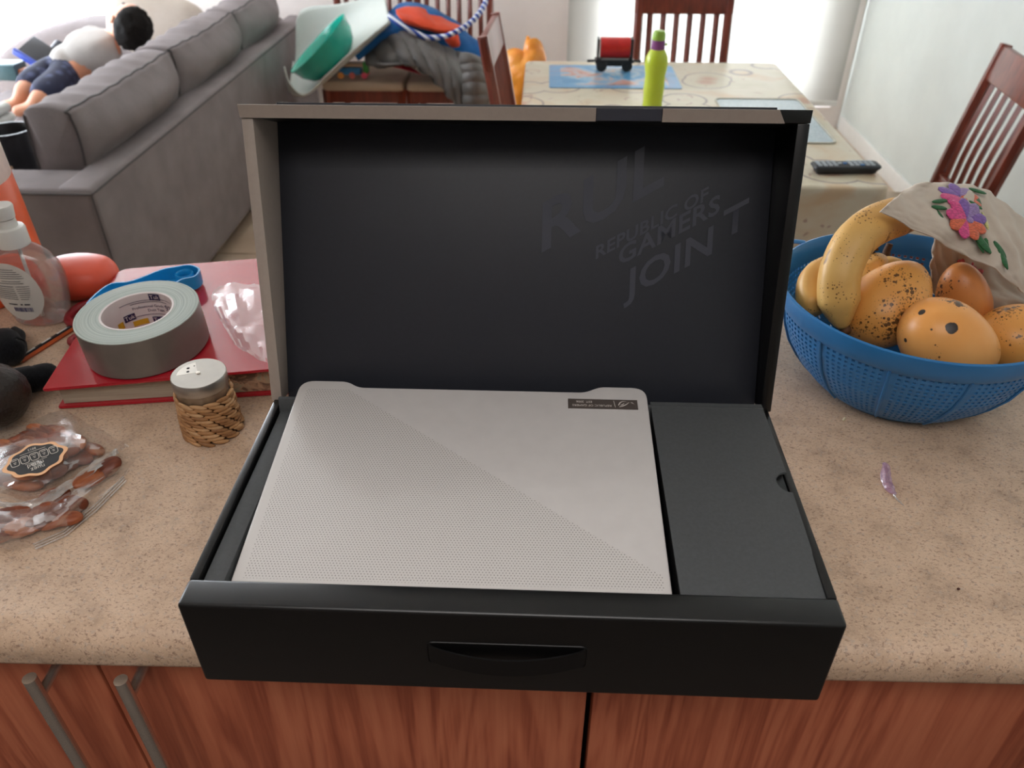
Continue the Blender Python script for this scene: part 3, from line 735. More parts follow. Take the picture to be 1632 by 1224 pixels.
ink(-0.018, -0.006, 0.0385, 0.0016); ink(-0.002, 0.001, 0.0385, 0.002); ink(0.003, 0.010, 0.0385, 0.002)
add('fine_print', b, m_ink, lb, smooth=0)
b = B(); x = -0.013
while x < 0.010:
    wv = random.choice((0.0006, 0.0009, 0.0014)); ink(x, x + wv, 0.0310, 0.0062, 1); x += wv + random.choice((0.0006, 0.001))
add('barcode', b, m_blueink, lb, smooth=0)

# tall orange jug and coral case behind the bottle
m_orange = film('orange_translucent', (0.95, 0.36, 0.14), 0.1, 0.05, 0.1, 0.72, (0.93, 0.22, 0.08), 20)
m_orange = M('orange_plastic', 'F2602A', 0.28, spec=0.5, var=0.04, vs=12)
oj = E('orange_jug', (-0.782, 0.605, 0.9), 'tall bright orange plastic jug cut by the frame edge behind the pump bottle', 'jug')
add('jug_body', lathe(B(), [(0, 0.001), (0.096, 0.001), (0.1, 0.006), (0.1, 0.05), (0.0985, 0.150), (0.097, 0.152), (0.0965, 0.05), (0.094, 0.008), (0, 0.008)], (-0.782, 0.605, 0.9), 48), m_orange, oj)
add('jug_lid', lathe(B(), [(0.0985, 0.151), (0.0985, 0.152), (0.0975, 0.25), (0.094, 0.255), (0, 0.257)], (-0.782, 0.605, 0.9), 48), M('pale_lid', 'EFD9D2', 0.35), oj)
m_coral = M('coral_shell', 'EE5A3C', 0.42, var=0.03, bump=0.05, bs=500)
cc = E('coral_case', (-0.600, 0.585, 0.9), 'rounded coral hard case beyond the pump bottle', 'case')
def sq(p, e=0.55):
    return Vector([math.copysign(abs(c) ** e, c) for c in p]).normalized() * (1 + 0.22 * (1 - max(abs(c) for c in p.normalized())))
add('shell', blob(B(), (-0.616, 0.590, 0.9275), (0.055, 0.042, 0.0270), Matrix.Rotation(R(6), 4, 'Z'), 4, fn=lambda p: sq(p, 0.8)), m_coral, cc, smooth=180)
def mk_mesh():
    k = N('coral_dotted_grille'); v = k.coord(); vo = k.n('ShaderNodeTexVoronoi'); vo.inputs['Scale'].default_value = 420; vo.inputs['Randomness'].default_value = 0.1; k.l(v, vo.inputs['Vector'])
    k.set(k.ramp(vo.outputs['Distance'], [(0.25, 'B83A22'), (0.45, 'EA5A3C')]), 0.5); k.bump(vo.outputs['Distance'], 0.4, 0.0006); return k.m
t = B(); rows = [[(-0.649 + 0.062 * u, 0.5512 - 0.0018 * math.sin(math.pi * u) + 0.002 * (1 - v) + 0.01 * abs(u - 0.5) ** 2 * 4 * 0.6, 0.918 + 0.022 * v * math.sin(math.pi * max(0.08, min(0.92, u)))) for u in (0, 0.2, 0.4, 0.6, 0.8, 1)] for v in (0, 0.5, 1)]
add('grille', patch(t, rows, 20, 8, 0.001), mk_mesh(), cc, label='dotted coral grille')

# dark red scissors, pencil, black gloves, avocado
m_dred = M('dark_red_plastic', '8E1A22', 0.35, var=0.04)
sci = E('scissors', (-0.555, 0.49, 0.9), 'dark red scissor handles showing between the bottle and the tape', 'scissors')
c0 = Vector((-0.584, 0.528, 0.906)); c1 = Vector((-0.569, 0.465, 0.906))
b = tube(B(), [(c0.x + 0.020 * math.cos(a) + 0.006, c0.y + 0.028 * math.sin(a), 0.9065) for a in (2 * math.pi * i / 24 for i in range(24))], 0.0062, 10, True)
add('handle_loop', b, m_dred, sci)
b = tube(B(), [(c1.x + 0.016 + 0.014 * math.cos(a), c1.y + 0.011 * math.sin(a), 0.9055) for a in (2 * math.pi * i / 20 for i in range(20))], 0.005, 10, True)
add('handle_loop', b, m_dred, sci)
add('blade', box(B(), (c0.x + 0.0, c0.y - 0.005, 0.9025), (0.008, 0.09, 0.0015), rot=R(-10)), m_steel, sci, smooth=0)
pa, pz = Vector((-0.613, 0.409, 0.904)), Vector((-0.583, 0.497, 0.904)); pd = (pz - pa).normalized()
pz = pz + pd * 0.04
pc = E('pencil', ((pa + pz) / 2).to_tuple(), 'black and orange pencil lying by the red book', 'pencil')
m_pblack = M('black_lacquer', '232224', 0.35); m_porange = M('orange_lacquer', 'C25A2A', 0.4); m_pwood = M('bare_pencil_wood', 'C99A6B', 0.6); m_white_ink = M('white_ink', 'D8D4CE', 0.5)
b = B(); pd3 = frame3(pa, pd, (-pd.y, pd.x, 0)); Lp = (pz - pa).length
t = tube(B(), [(0.012, 0, 0), (Lp, 0, 0)], 0.0038, 6)
bmesh.ops.transform(t, matrix=pd3, verts=t.verts)
sideo = Vector((pd.y, -pd.x, 0))
add('barrel', t, m_pblack, pc, smooth=0)
t = B()
for q in (0.35, 0.9): pass
t = tube(B(), [(0.0121, -0.0012, -0.0012), (Lp, -0.0012, -0.0012)], 0.0035, 6); bmesh.ops.transform(t, matrix=pd3, verts=t.verts)
add('orange_stripe', t, m_porange, pc, smooth=0, label='orange side of the pencil barrel')
t = tube(B(), [(0.0, 0, 0), (0.0125, 0, 0)], [0.0006, 0.0037], 8); bmesh.ops.transform(t, matrix=pd3, verts=t.verts)
add('sharpened_tip', t, m_pwood, pc)
b = B()
for x0, x1 in ((0.020, 0.036), (0.046, 0.060), (0.070, 0.086)):
    box(b, ((x0 + x1) / 2, 0.0006, 0.00345), (x1 - x0, 0.0022, 0.0003))
bmesh.ops.transform(b, matrix=pd3, verts=b.verts); add('barrel_print', b, m_white_ink, pc, smooth=0)
def mk_knit():
    k = N('black_knit'); v = k.coord(scale=(1, 1, 1)); n = k.noise(k.coord(scale=(600, 600, 200)), 1.0, 2)
    k.set(k.ramp(n, [(0.3, '0A0A0C'), (0.7, '17171B')]), 0.9, spec=0.1, sheen=0.1); k.bump(n, 0.3, 0.0008); return k.m
m_knit = mk_knit()
g1 = [(-0.653, 0.421, 0.915), (-0.635, 0.432, 0.922), (-0.611, 0.415, 0.92), (-0.615, 0.429, 0.914), (-0.631, 0.462, 0.912), (-0.649, 0.475, 0.91)]
b = tube(B(), curve_pts(g1, 20), [0.012, 0.02, 0.021, 0.021, 0.02, 0.02, 0.02, 0.02, 0.019, 0.018, 0.017, 0.016, 0.014, 0.012, 0.011, 0.010, 0.009, 0.008, 0.007, 0.004], 14, flat=0.7)
for v in b.verts: v.co += Vector((1, 1, 0)) * 0.003 * noise.noise(v.co * 60); v.co.z = max(v.co.z, 0.9005)
tag(add('black_sock', b, m_knit, smooth=180), 'black knit sock curled up beside the pencil tip', 'sock')
g2 = [(-0.604, 0.347, 0.918), (-0.582, 0.352, 0.918), (-0.565, 0.361, 0.917), (-0.556, 0.371, 0.914), (-0.554, 0.386, 0.912), (-0.554, 0.395, 0.908)]
b = tube(B(), curve_pts(g2, 22), [0.012] + [0.018] * 6 + [0.0175] * 4 + [0.0165] * 4 + [0.015, 0.014, 0.013, 0.012, 0.010, 0.008, 0.004], 14, flat=0.85)
for v in b.verts: v.co += Vector((1, 1, 0)) * 0.003 * noise.noise(v.co * 55); v.co.z = max(v.co.z, 0.9005)
tag(add('black_sock', b, m_knit, smooth=180), 'black knit sock lying flat between the avocado and the red book', 'sock')
def mk_avo():
    k = N('avocado_skin'); v = k.coord(); vo = k.n('ShaderNodeTexVoronoi'); vo.inputs['Scale'].default_value = 260; k.l(v, vo.inputs['Vector'])
    n = k.noise(v, 28, 4)
    k.set(k.ramp(n, [(0.35, '17120F'), (0.6, '2A201A'), (0.78, '4A3020')]), 0.42, spec=0.45); k.bump(vo.outputs['Distance'], 0.5, 0.0012); return k.m
t = blob(B(), (0, 0, 0), (0.042, 0.036, 0.0365), None, 4, 0.0012, 120, lambda p: p * (1.0 - 0.12 * max(0, -p.x)))
av = add('avocado', t, mk_avo(), smooth=180); av.location = (-0.566, 0.300, 0.9395); av.rotation_euler = (R(10), R(12), R(35))
tag(av, 'dark ripe avocado at the frame edge in front of the black socks', 'avocado')

# ------------------------------------------------------------------ bag of pecans
def mk_pecan():
    k = N('pecan_skin'); i = k.n('ShaderNodeObjectInfo'); n = k.noise(k.coord(scale=(40, 220, 220)), 1.2, 3)
    c = k.ramp(k.math('MULTIPLY_ADD', i.outputs['Random'], 0.5, k.math('MULTIPLY', n, 0.5)), [(0.2, '5E2A17'), (0.5, '8C4526'), (0.8, 'B06A3E')])
    k.set(c, 0.45); k.bump(n, 0.3, 0.0008); return k.m
m_pecan = mk_pecan()
def pecan_fn(p):
    g = 1.0 - 0.42 * math.exp(-(p.y * 5.0) ** 2) * (1 if p.z > 0 else 0.2)
    g -= 0.24 * math.exp(-((abs(p.y) - 0.55) * 6.5) ** 2) * (1 if p.z > 0 else 0)
    g *= 1 + 0.09 * math.sin(p.x * 13 + abs(p.y) * 5)
    return Vector((p.x * (1 - 0.15 * p.x), p.y, p.z * g if p.z > 0 else p.z * 0.6 * g))
pec_me = None
pec = []
def pecan(p, rz, tilt, s=1.0, lab=None, grp=None):
    global pec_me
    if pec_me is None:
        o = add('pecan', blob(B(), (0, 0, 0), (0.0155, 0.0085, 0.0072), None, 3, fn=pecan_fn), m_pecan, smooth=180); pec_me = o.data
    else:
        o = bpy.data.objects.new('pecan', pec_me); COL.objects.link(o)
    o.location = p; o.rotation_euler = (tilt[0], tilt[1], rz); o.scale = (s, s, s)
    tag(o, lab or 'brown pecan half piled inside the clear bag under the black label', 'nut', grp or 'pecan halves in the bag'); return o
random.seed(21)
A_, B_, C_, D_ = Vector((-0.500, 0.296)), Vector((-0.427, 0.262)), Vector((-0.472, 0.185)), Vector((-0.552, 0.225))
for lay, cnt, zz in ((0, 6, 0.9055), (1, 6, 0.9145), (2, 4, 0.923)):
    m = 0.06 + 0.09 * lay
    for i in range(cnt):
        for j in range(cnt):
            u = m + (1 - 2 * m) * (i + 0.5 + random.uniform(-0.25, 0.25)) / cnt; v = m + (1 - 2 * m) * (j + 0.5 + random.uniform(-0.25, 0.25)) / cnt
            p = (A_ * (1 - u) + B_ * u) * (1 - v) + (D_ * (1 - u) + C_ * u) * v
            pecan((p.x, p.y, zz + random.uniform(-0.001, 0.002)), random.uniform(-0.5, 0.6) - 0.2, (random.uniform(-0.6, 0.6), random.uniform(-0.3, 0.3)), random.uniform(0.9, 1.08))
lab2, grp2 = 'brown pecan half in the flat lower fold of the clear bag', 'pecan halves in the lower fold'
for k in range(20):
    u = (k + 0.5) / 20; p = Vector((-0.478, 0.144, 0.906)) .lerp(Vector((-0.418, 0.166, 0.906)), u)
    q = p + Vector((random.uniform(-0.004, 0.004), (-0.013 if k % 2 else 0.012) * (1 - 0.5 * u), 0.004 if k % 3 == 0 else 0))
    pecan(q, random.uniform(0.1, 0.9), (random.uniform(-0.5, 0.5), random.uniform(-0.2, 0.2)), random.uniform(0.9, 1.05), lab2, grp2)
pecan((-0.42, 0.212, 0.908), 1.1, (0.3, 0.2), 1.12, 'bare pecan half showing a pale chip at the open bag edge', 'pecans at the bag edge')
pecan((-0.411, 0.228, 0.908), 0.7, (0.4, -0.3), 1.12, 'bare pecan half nearest the right corner of the bag', 'pecans at the bag edge')
pecan((-0.418, 0.174, 0.908), 0.5, (1.2, 0), 0.95, 'lone pecan half at the tip of the lower fold', 'pecans at the bag edge')
pecan((-0.443, 0.19, 0.906), 0.4, (0.5, 0.1), 0.9, 'pecan half peeping from under the front hem of the bag', 'pecans at the bag edge')
ng = E('nut_bag', (-0.48, 0.22, 0.9), 'clear crinkled plastic bag of pecans with a black scalloped label', 'bag')
m_bagf = film('crinkled_bag_film', (0.985, 0.98, 0.975), 0.055, 0.03, 0.2, 0.05, (0.9, 0.85, 0.8), bs=60)
rows = [[(-0.556, 0.257, 0.912), (-0.524, 0.275, 0.918), (-0.499, 0.31, 0.914), (-0.467, 0.3, 0.905), (-0.408, 0.268, 0.902)],
        [(-0.531, 0.214, 0.925), (-0.488, 0.228, 0.936), (-0.454, 0.24, 0.938), (-0.422, 0.238, 0.932), (-0.409, 0.257, 0.903)],
        [(-0.516, 0.186, 0.93), (-0.473, 0.19, 0.936), (-0.439, 0.201, 0.937), (-0.419, 0.217, 0.93), (-0.409, 0.246, 0.909)],
        [(-0.506, 0.17, 0.922), (-0.47, 0.169, 0.928), (-0.439, 0.177, 0.929), (-0.42, 0.204, 0.924), (-0.409, 0.234, 0.914)],
        [(-0.509, 0.176, 0.908), (-0.487, 0.175, 0.908), (-0.454, 0.169, 0.908), (-0.434, 0.196, 0.908), (-0.415, 0.233, 0.91)]]
add('upper_film', patch(B(), rows, 26, 22, 0, 0, 0, crumple(0.0042, 6.5, 5.0)), m_bagf, ng, smooth=14)
rows = [[(-0.497, 0.16, 0.914), (-0.46, 0.159, 0.916), (-0.438, 0.172, 0.914), (-0.417, 0.192, 0.916), (-0.393, 0.22, 0.916), (-0.393, 0.252, 0.902)],
        [(-0.476, 0.133, 0.919), (-0.442, 0.13, 0.92), (-0.42, 0.146, 0.918), (-0.409, 0.18, 0.914), (-0.396, 0.218, 0.91), (-0.392, 0.241, 0.902)],
        [(-0.469, 0.125, 0.911), (-0.44, 0.125, 0.912), (-0.417, 0.143, 0.91), (-0.41, 0.179, 0.904), (-0.399, 0.214, 0.902), (-0.394, 0.234, 0.901)],
        [(-0.456, 0.122, 0.901), (-0.429, 0.127, 0.901), (-0.415, 0.145, 0.901), (-0.406, 0.174, 0.901), (-0.395, 0.206, 0.901), (-0.392, 0.23, 0.901)]]
add('lower_film', patch(B(), rows, 28, 16, 0, 0, 0, crumple(0.0032, 6.5, 9.0)), m_bagf, ng, smooth=14)
m_seal = film('bag_seal', (0.93, 0.92, 0.9), 0.2, 0.16, 0.2, 0.22, (0.9, 0.85, 0.8))
b = B()
for k in range(3):
    o_ = Vector((0.0026 * k, -0.0026 * k, 0))
    tube(b, [Vector((-0.436, 0.13, 0.902)) + o_, Vector((-0.417, 0.147, 0.902)) + o_, Vector((-0.404, 0.18, 0.902)) + o_, Vector((-0.394, 0.222, 0.902)) + o_], 0.0007, 6)
add('zip_seal', b, m_seal, ng)
rows = [[(-0.491, 0.168, 0.911), (-0.453, 0.164, 0.911), (-0.43, 0.19, 0.911), (-0.412, 0.226, 0.913), (-0.407, 0.247, 0.911)],
        [(-0.493, 0.172, 0.914), (-0.462, 0.171, 0.914), (-0.438, 0.196, 0.914), (-0.419, 0.231, 0.916), (-0.411, 0.252, 0.913)]]
add('hem', patch(B(), rows, 36, 5, 0.0004, 0, 0, crumple(0.0025, 9.0, 1.0)), m_seal, ng, smooth=20)
# label: black scalloped badge with peach border
LC = Vector((-0.457, 0.2, 0.942)); ex = (Vector((-0.437, 0.216, 0.942)) - Vector((-0.475, 0.186, 0.942))).normalized()
nrm = Vector((0.02, -0.10, 1)).normalized(); ey = nrm.cross(ex).normalized()
LF = frame3(LC, ex, ey)
def badge(s, n=72):
    out = []
    for i in range(n):
        a = 2 * math.pi * i / n; r = 1 + 0.055 * math.cos(8 * a) + 0.03 * math.cos(4 * a)
        out.append((0.0262 * s * r * math.cos(a), 0.0222 * s * r * math.sin(a)))
    return out
m_peach = M('peach_border', 'F0B98A', 0.55, var=0.02); m_lblack = M('label_black', '1B1A1C', 0.5, var=0.02)
sl_ = add('sticker', prism(B(), badge(1.0), 0, 0.0003, 0, LF), m_peach, ng, smooth=0, label='black scalloped sticker with a peach border and upside-down lettering')
add('sticker_field', prism(B(), badge(0.86), 0.0003, 0.0005, 0, LF), m_lblack, sl_, smooth=0)
b = B()
def stick(body, x, y, size):
    q = text_bm(body, size); bmesh.ops.transform(q, matrix=Matrix.Translation((x, y, 0.0007)) @ Matrix.Rotation(math.pi, 4, 'Z'), verts=q.verts); join(b, q)
stick('nuez', -0.0005, -0.0125, 0.0075); stick('mitad', -0.0015, -0.0070, 0.0075); stick('8013', 0.0, 0.0150, 0.0042)
for k in range(5):
    x = -0.0195 + 0.0097 * k
    loop = rounded([(x - 0.004, -0.0012), (x + 0.004, -0.0012), (x + 0.0042, 0.0088), (x - 0.0042, 0.0088)], 0.0028, 4)
    for i in range(len(loop)):
        p, q = Vector(loop[i]), Vector(loop[(i + 1) % len(loop)]); c_ = (p + q) / 2; d = q - p
        if d.length > 1e-6: box(b, (c_.x, c_.y, 0.0007), (d.length + 0.0003, 0.0007, 0.0001), rot=math.atan2(d.y, d.x))
    for yy, ww in ((0.0068, 0.0048), (0.0040, 0.003), (0.0022, 0.002)): box(b, (x, yy, 0.0007), (ww, 0.0006, 0.0001))
box(b, (0, -0.0032, 0.0007), (0.022, 0.0004, 0.0001)); box(b, (0.0, 0.0115, 0.0007), (0.026, 0.0004, 0.0001))
for v in b.verts: v.co.x *= 0.86; v.co.y *= 1.05
bmesh.ops.transform(b, matrix=LF, verts=b.verts)
add('sticker_print', b, M('pale_ink', 'D8D0C4', 0.6), sl_, smooth=0)

# ------------------------------------------------------------------ blue colander with fruit
m_colander = M('blue_colander_plastic', '2B74AE', 0.36, spec=0.45, var=0.05, vs=18)
CB = Vector((0.430, 0.4225, 0.9))
cl = E('fruit_colander', CB, 'round blue plastic colander with lattice sides full of mangoes and a banana', 'basket')
def crad(z):
    pts = [(0.0, 0.082), (0.012, 0.096), (0.03, 0.112), (0.055, 0.128), (0.08, 0.138), (0.1, 0.1425), (0.12, 0.145)]
    for (a, ra), (c, rc) in zip(pts, pts[1:]):
        if z <= c: return ra + (rc - ra) * (z - a) / (c - a)
    return pts[-1][1]
t = B(); NS, NR = 252, 31; z0, z1 = 0.008, 0.098; grid = []
for j in range(NR + 1):
    z = z0 + (z1 - z0) * j / NR; r = crad(z)
    grid.append([t.verts.new((CB.x + r * math.cos(2 * math.pi * i / NS), CB.y + r * math.sin(2 * math.pi * i / NS), 0.9 + z)) for i in range(NS)])
for j in range(NR):
    for i in range(NS):
        ph = i % 21
        hole = j % 2 == 1 and 1 < j < NR - 1 and ph > 1 and ph % 2 == 1 and ph < 20
        if not hole: t.faces.new((grid[j][i], grid[j][(i + 1) % NS], grid[j + 1][(i + 1) % NS], grid[j + 1][i]))
t.normal_update(); bmesh.ops.solidify(t, geom=t.faces[:], thickness=0.0016)
lat = add('lattice_wall', t, m_colander, cl, smooth=0)
add('rim_band', lathe(B(), [(0.1418, 0.0965), (0.1428, 0.0965), (0.146, 0.101), (0.1475, 0.108), (0.149, 0.117), (0.1485, 0.1205), (0.146, 0.1215), (0.1435, 0.1195), (0.1405, 0.106), (0.1398, 0.0965), (0.1418, 0.0965)], CB, 96), m_colander, cl)
add('base_plate', lathe(B(), [(0, 0.0), (0.081, 0.0), (0.0895, 0.0085), (0.086, 0.0095), (0.079, 0.003), (0, 0.003)], CB, 64), m_colander, cl)
for i in range(12):
    a = 2 * math.pi * (i * 21 + 0.6) / NS
    pts = [(CB.x + (crad(z) + 0.0008) * math.cos(a), CB.y + (crad(z) + 0.0008) * math.sin(a), 0.9 + z) for z in (0.008, 0.02, 0.035, 0.055, 0.075, 0.0975)]
    add('rib', tube(B(), pts, 0.0016, 6), m_colander, cl)
for ang in (141, 321):
    a = R(ang); d = Vector((math.cos(a), math.sin(a), 0)); n = Vector((-d.y, d.x, 0)); c_ = CB + Vector((0, 0, 0.1195))
    pts = [c_ + d * 0.145 + n * -0.03, c_ + d * 0.158 + n * -0.024, c_ + d * 0.164 + n * -0.008, c_ + d * 0.164 + n * 0.008, c_ + d * 0.158 + n * 0.024, c_ + d * 0.145 + n * 0.03]
    add('lug_handle', tube(B(), curve_pts(pts, 18), 0.0045, 10, flat=0.5), m_colander, cl)
m_stamp = M('moulded_mark', '164F80', 0.4)
q = tube(B(), [(0.0055 * math.cos(a), 0, 0.0028 * math.sin(a)) for a in (2 * math.pi * i / 16 for i in range(16))], 0.0004, 5, True)
a = R(-68); bmesh.ops.transform(q, matrix=Matrix.Translation(CB + Vector((0.1478 * math.cos(a), 0.1478 * math.sin(a), 0.106))) @ Matrix.Rotation(a + math.pi / 2, 4, 'Z'), verts=q.verts)
add('moulded_mark', q, m_stamp, cl)

def mk_mango(name, c1, c2, spots, dense=0.5, seed=0.0):
    k = N(name); v = k.coord(); n = k.noise(v, 16, 3)
    c = k.ramp(n, [(0.3, c1), (0.7, c2)])
    mp = k.n('ShaderNodeMapping'); mp.inputs['Location'].default_value = (seed, seed, seed); k.l(v, mp.inputs[0])
    for sc_, th, amt in ((170, 0.55, 0.85), (380, 0.6, 0.6)):
        vo = k.n('ShaderNodeTexVoronoi'); vo.inputs['Scale'].default_value = sc_; k.l(mp.outputs[0], vo.inputs['Vector'])
        msk = k.noise(mp.outputs[0], 26, 2)
        lim = k.math('MULTIPLY', k.ramp(msk, [(0.62 - 0.25 * dense, (0, 0, 0)), (0.75, (1, 1, 1))]), th)
        c = k.mix(k.math('MULTIPLY', k.math('LESS_THAN', vo.outputs['Distance'], lim), amt), c, '3A2415')
    wob = k.n('ShaderNodeTexNoise'); wob.inputs['Scale'].default_value = 220; k.l(v, wob.inputs['Vector'])
    for p, r in spots:
        d = k.n('ShaderNodeVectorMath'); d.operation = 'DISTANCE'; k.l(v, d.inputs[0]); d.inputs[1].default_value = p
        e = k.math('MULTIPLY_ADD', wob.outputs['Fac'], r * 0.45, d.outputs['Value'])
        c = k.mix(k.ramp(k.math('DIVIDE', e, r * 1.22), [(0.9, (1, 1, 1)), (1.05, (0, 0, 0))]), c, '2C211C')
    k.set(c, 0.36, spec=0.45); k.bump(k.noise(v, 300, 2), 0.06, 0.0005); return k.m
def mango_fn(p): return Vector((p.x, p.y * (1 - 0.14 * p.x) , p.z * (1 - 0.14 * p.x) + 0.06 * p.x * p.x))
def mango(c, s, eul, label, cols, spots, dense, seed):
    t = blob(B(), (0, 0, 0), s, None, 4, 0.0012, 25, mango_fn)
    o = add('mango', t, mk_mango('mango_skin', cols[0], cols[1], spots, dense, seed), smooth=180)
    o.location = c; o.rotation_euler = [R(a) for a in eul]
    tag(o, label, 'fruit', 'mangoes in the blue colander'); return o
mango((0.4290, 0.3370, 1.008), (0.0510, 0.0395, 0.0385), (8, 22, -16), 'front orange mango with one large dark round blemish, by the colander rim', ('EDA050', 'F4B066'), [((-0.020, -0.024, 0.028), 0.0062), ((-0.044, -0.008, 0.019), 0.0040), ((-0.033, -0.026, 0.018), 0.0022), ((-0.042, -0.022, -0.008), 0.0022)], 0.40, 1.0)
mango((0.392, 0.405, 1.012), (0.0530, 0.0400, 0.0380), (0, -38, 38), 'heavily speckled mango leaning beside the banana', ('DC9648', 'EBAC5C'), [((0.052, 0.0, 0.004), 0.004)], 0.95, 4.0)
mango((0.4815, 0.427, 1.007), (0.0440, 0.0275, 0.0275), (0, -66, 165), 'small pointed mango half under the embroidered napkin', ('CC7E42', 'DA9250'), [((-0.012, -0.022, 0.018), 0.0045)], 0.5, 9.0)
mango((0.522, 0.376, 0.990), (0.0430, 0.0370, 0.0360), (10, -14, 20), 'mango cut by the frame edge at the right of the colander', ('E39C4C', 'EFAA5A'), [], 0.7, 13.0)
mango((0.445, 0.495, 0.962), (0.0450, 0.0370, 0.0360), (0, 0, 70), 'mango buried low in the colander behind the speckled one', ('DC9648', 'EBAC5C'), [], 0.6, 17.0)
def mk_banana():
    k = N('ripe_banana_skin'); v = k.coord(); n = k.noise(v, 14, 4)
    c = k.ramp(n, [(0.3, 'CC964E'), (0.55, 'E0AE60'), (0.75, 'EABD70')])
    vo = k.n('ShaderNodeTexVoronoi'); vo.inputs['Scale'].default_value = 300; k.l(v, vo.inputs['Vector'])
    lim = k.math('MULTIPLY', k.ramp(k.noise(v, 30, 2), [(0.42, (0, 0, 0)), (0.7, (1, 1, 1))]), 0.34)
    c = k.mix(k.math('MULTIPLY', k.math('LESS_THAN', vo.outputs['Distance'], lim), 0.8), c, '6B4220')
    b2 = k.noise(k.coord(scale=(1, 1, 0.4)), 48, 2)
    c = k.mix(k.ramp(b2, [(0.66, (0, 0, 0)), (0.71, (0.75, 0.75, 0.75))]), c, '5A3020')
    k.set(c, 0.42); return k.m
m_banana = mk_banana(); m_bstem = M('dry_banana_stem', '5C3A1E', 0.7, var=0.2, vs=80)
def banana(pts, r, label, n=30):
    c = curve_pts(pts, n); rs = []
    for i in range(n):
        t = i / (n - 1); rs.append(r * min(1.0, 0.42 + 3.2 * t, 0.25 + 5.5 * (1 - t) ** 1.0 * 0.8))
    b = tube(B(), c, rs, 20)
    for k, v in enumerate(b.verts):
        a = (k % 20) * 2 * math.pi / 20; i = k // 20
        v.co = c[i] + (v.co - c[i]) * (1 + 0.045 * math.cos(5 * a))
    o = add('banana', b, m_banana, smooth=180); tag(o, label, 'fruit', 'bananas in the blue colander'); return o, c
bn, c = banana([(0.437, 0.475, 1.082), (0.39, 0.452, 1.089), (0.35, 0.425, 1.082), (0.332, 0.405, 1.055), (0.331, 0.39, 1.026), (0.339, 0.378, 0.997)], 0.0213, 'large curved speckled banana rising above the colander rim')
add('tip', blob(B(), (0.342, 0.377, 0.995), (0.006, 0.006, 0.006), None, 2), m_bstem, bn)
bn, c = banana([(0.386, 0.47, 1.038), (0.39, 0.462, 1.023), (0.381, 0.45, 0.997), (0.363, 0.43, 0.968)], 0.0165, 'shorter banana with a dark stem behind the curved banana')
add('stem', tube(B(), [(0.387, 0.47, 1.036), (0.385, 0.472, 1.043), (0.39, 0.474, 1.047)], [0.008, 0.0062, 0.0075], 10), m_bstem, bn)
bn, c = banana([(0.317, 0.4, 1.001), (0.313, 0.42, 1.013), (0.321, 0.44, 1.025), (0.347, 0.46, 1.027)], 0.0155, 'yellow banana lying against the left wall of the colander')
bn, c = banana([(0.423, 0.51, 1.014), (0.427, 0.5, 1.004), (0.445, 0.49, 0.989), (0.471, 0.48, 0.974)], 0.0165, 'banana with an upright stem tip behind the speckled mango')
add('stem', tube(B(), [(0.424, 0.51, 1.013), (0.424, 0.512, 1.023), (0.426, 0.514, 1.031)], [0.006, 0.0042, 0.0038], 10), m_bstem, bn)
# embroidered napkin
def mk_linen():
    k = N('cream_linen'); v = k.coord(scale=(1, 1, 1)); n = k.noise(k.coord(scale=(900, 300, 900)), 1.0, 2)
    k.set(k.ramp(k.noise(v, 30, 3), [(0.3, 'C8B8A7'), (0.7, 'D5C7B7')]), 0.85, sheen=0.15); k.bump(n, 0.12, 0.0005); return k.m
m_linen = mk_linen()
NR1 = [[(0.42, 0.475, 1.12), (0.451, 0.48, 1.118), (0.481, 0.482, 1.114), (0.506, 0.482, 1.104), (0.54, 0.48, 1.082), (0.568, 0.475, 1.064)],
       [(0.391, 0.448, 1.12), (0.425, 0.446, 1.115), (0.461, 0.442, 1.107), (0.491, 0.44, 1.095), (0.528, 0.44, 1.07), (0.557, 0.44, 1.056)],
       [(0.367, 0.418, 1.12), (0.41, 0.414, 1.105), (0.453, 0.414, 1.088), (0.485, 0.412, 1.075), (0.523, 0.412, 1.051), (0.55, 0.412, 1.037)],
       [(0.358, 0.408, 1.116), (0.403, 0.404, 1.093), (0.446, 0.402, 1.075), (0.483, 0.4, 1.057), (0.525, 0.4, 1.032), (0.554, 0.4, 1.017)]]
def nfold(u, v): return Vector((0, -1, 0.6)) * (0.0026 * math.sin(u * 17 + v * 4) * (0.4 + v) + 0.0020 * math.sin(u * 38 - v * 9 + 2 * math.sin(v * 7)) + 0.0014 * noise.noise(Vector((u * 26, v * 14, 1.0))))
nk = E('embroidered_napkin', (0.49, 0.44, 1.10), 'cream linen napkin with pink and purple embroidered flowers draped over the fruit', 'napkin')
add('top_fold', patch(B(), NR1, 60, 34, 0.0012, 0.0012, 60, nfold), m_linen, nk, smooth=180)
NR2 = [[(0.445, 0.462, 1.071), (0.474, 0.464, 1.058), (0.51, 0.464, 1.04), (0.56, 0.462, 1.018), (0.584, 0.46, 1.012)],
       [(0.453, 0.47, 1.043), (0.483, 0.472, 1.029), (0.51, 0.462, 1.017), (0.556, 0.448, 1.002), (0.582, 0.445, 0.996)],
       [(0.46, 0.476, 1.021), (0.486, 0.474, 1.003), (0.512, 0.45, 1), (0.544, 0.428, 1.004), (0.573, 0.425, 1)],
       [(0.476, 0.478, 0.99), (0.494, 0.472, 0.971), (0.521, 0.448, 0.984), (0.545, 0.424, 0.995), (0.573, 0.42, 0.993)]]
add('hanging_fold', patch(B(), NR2, 40, 26, 0.0012, 0.002, 45, nfold), m_linen, nk, smooth=180)
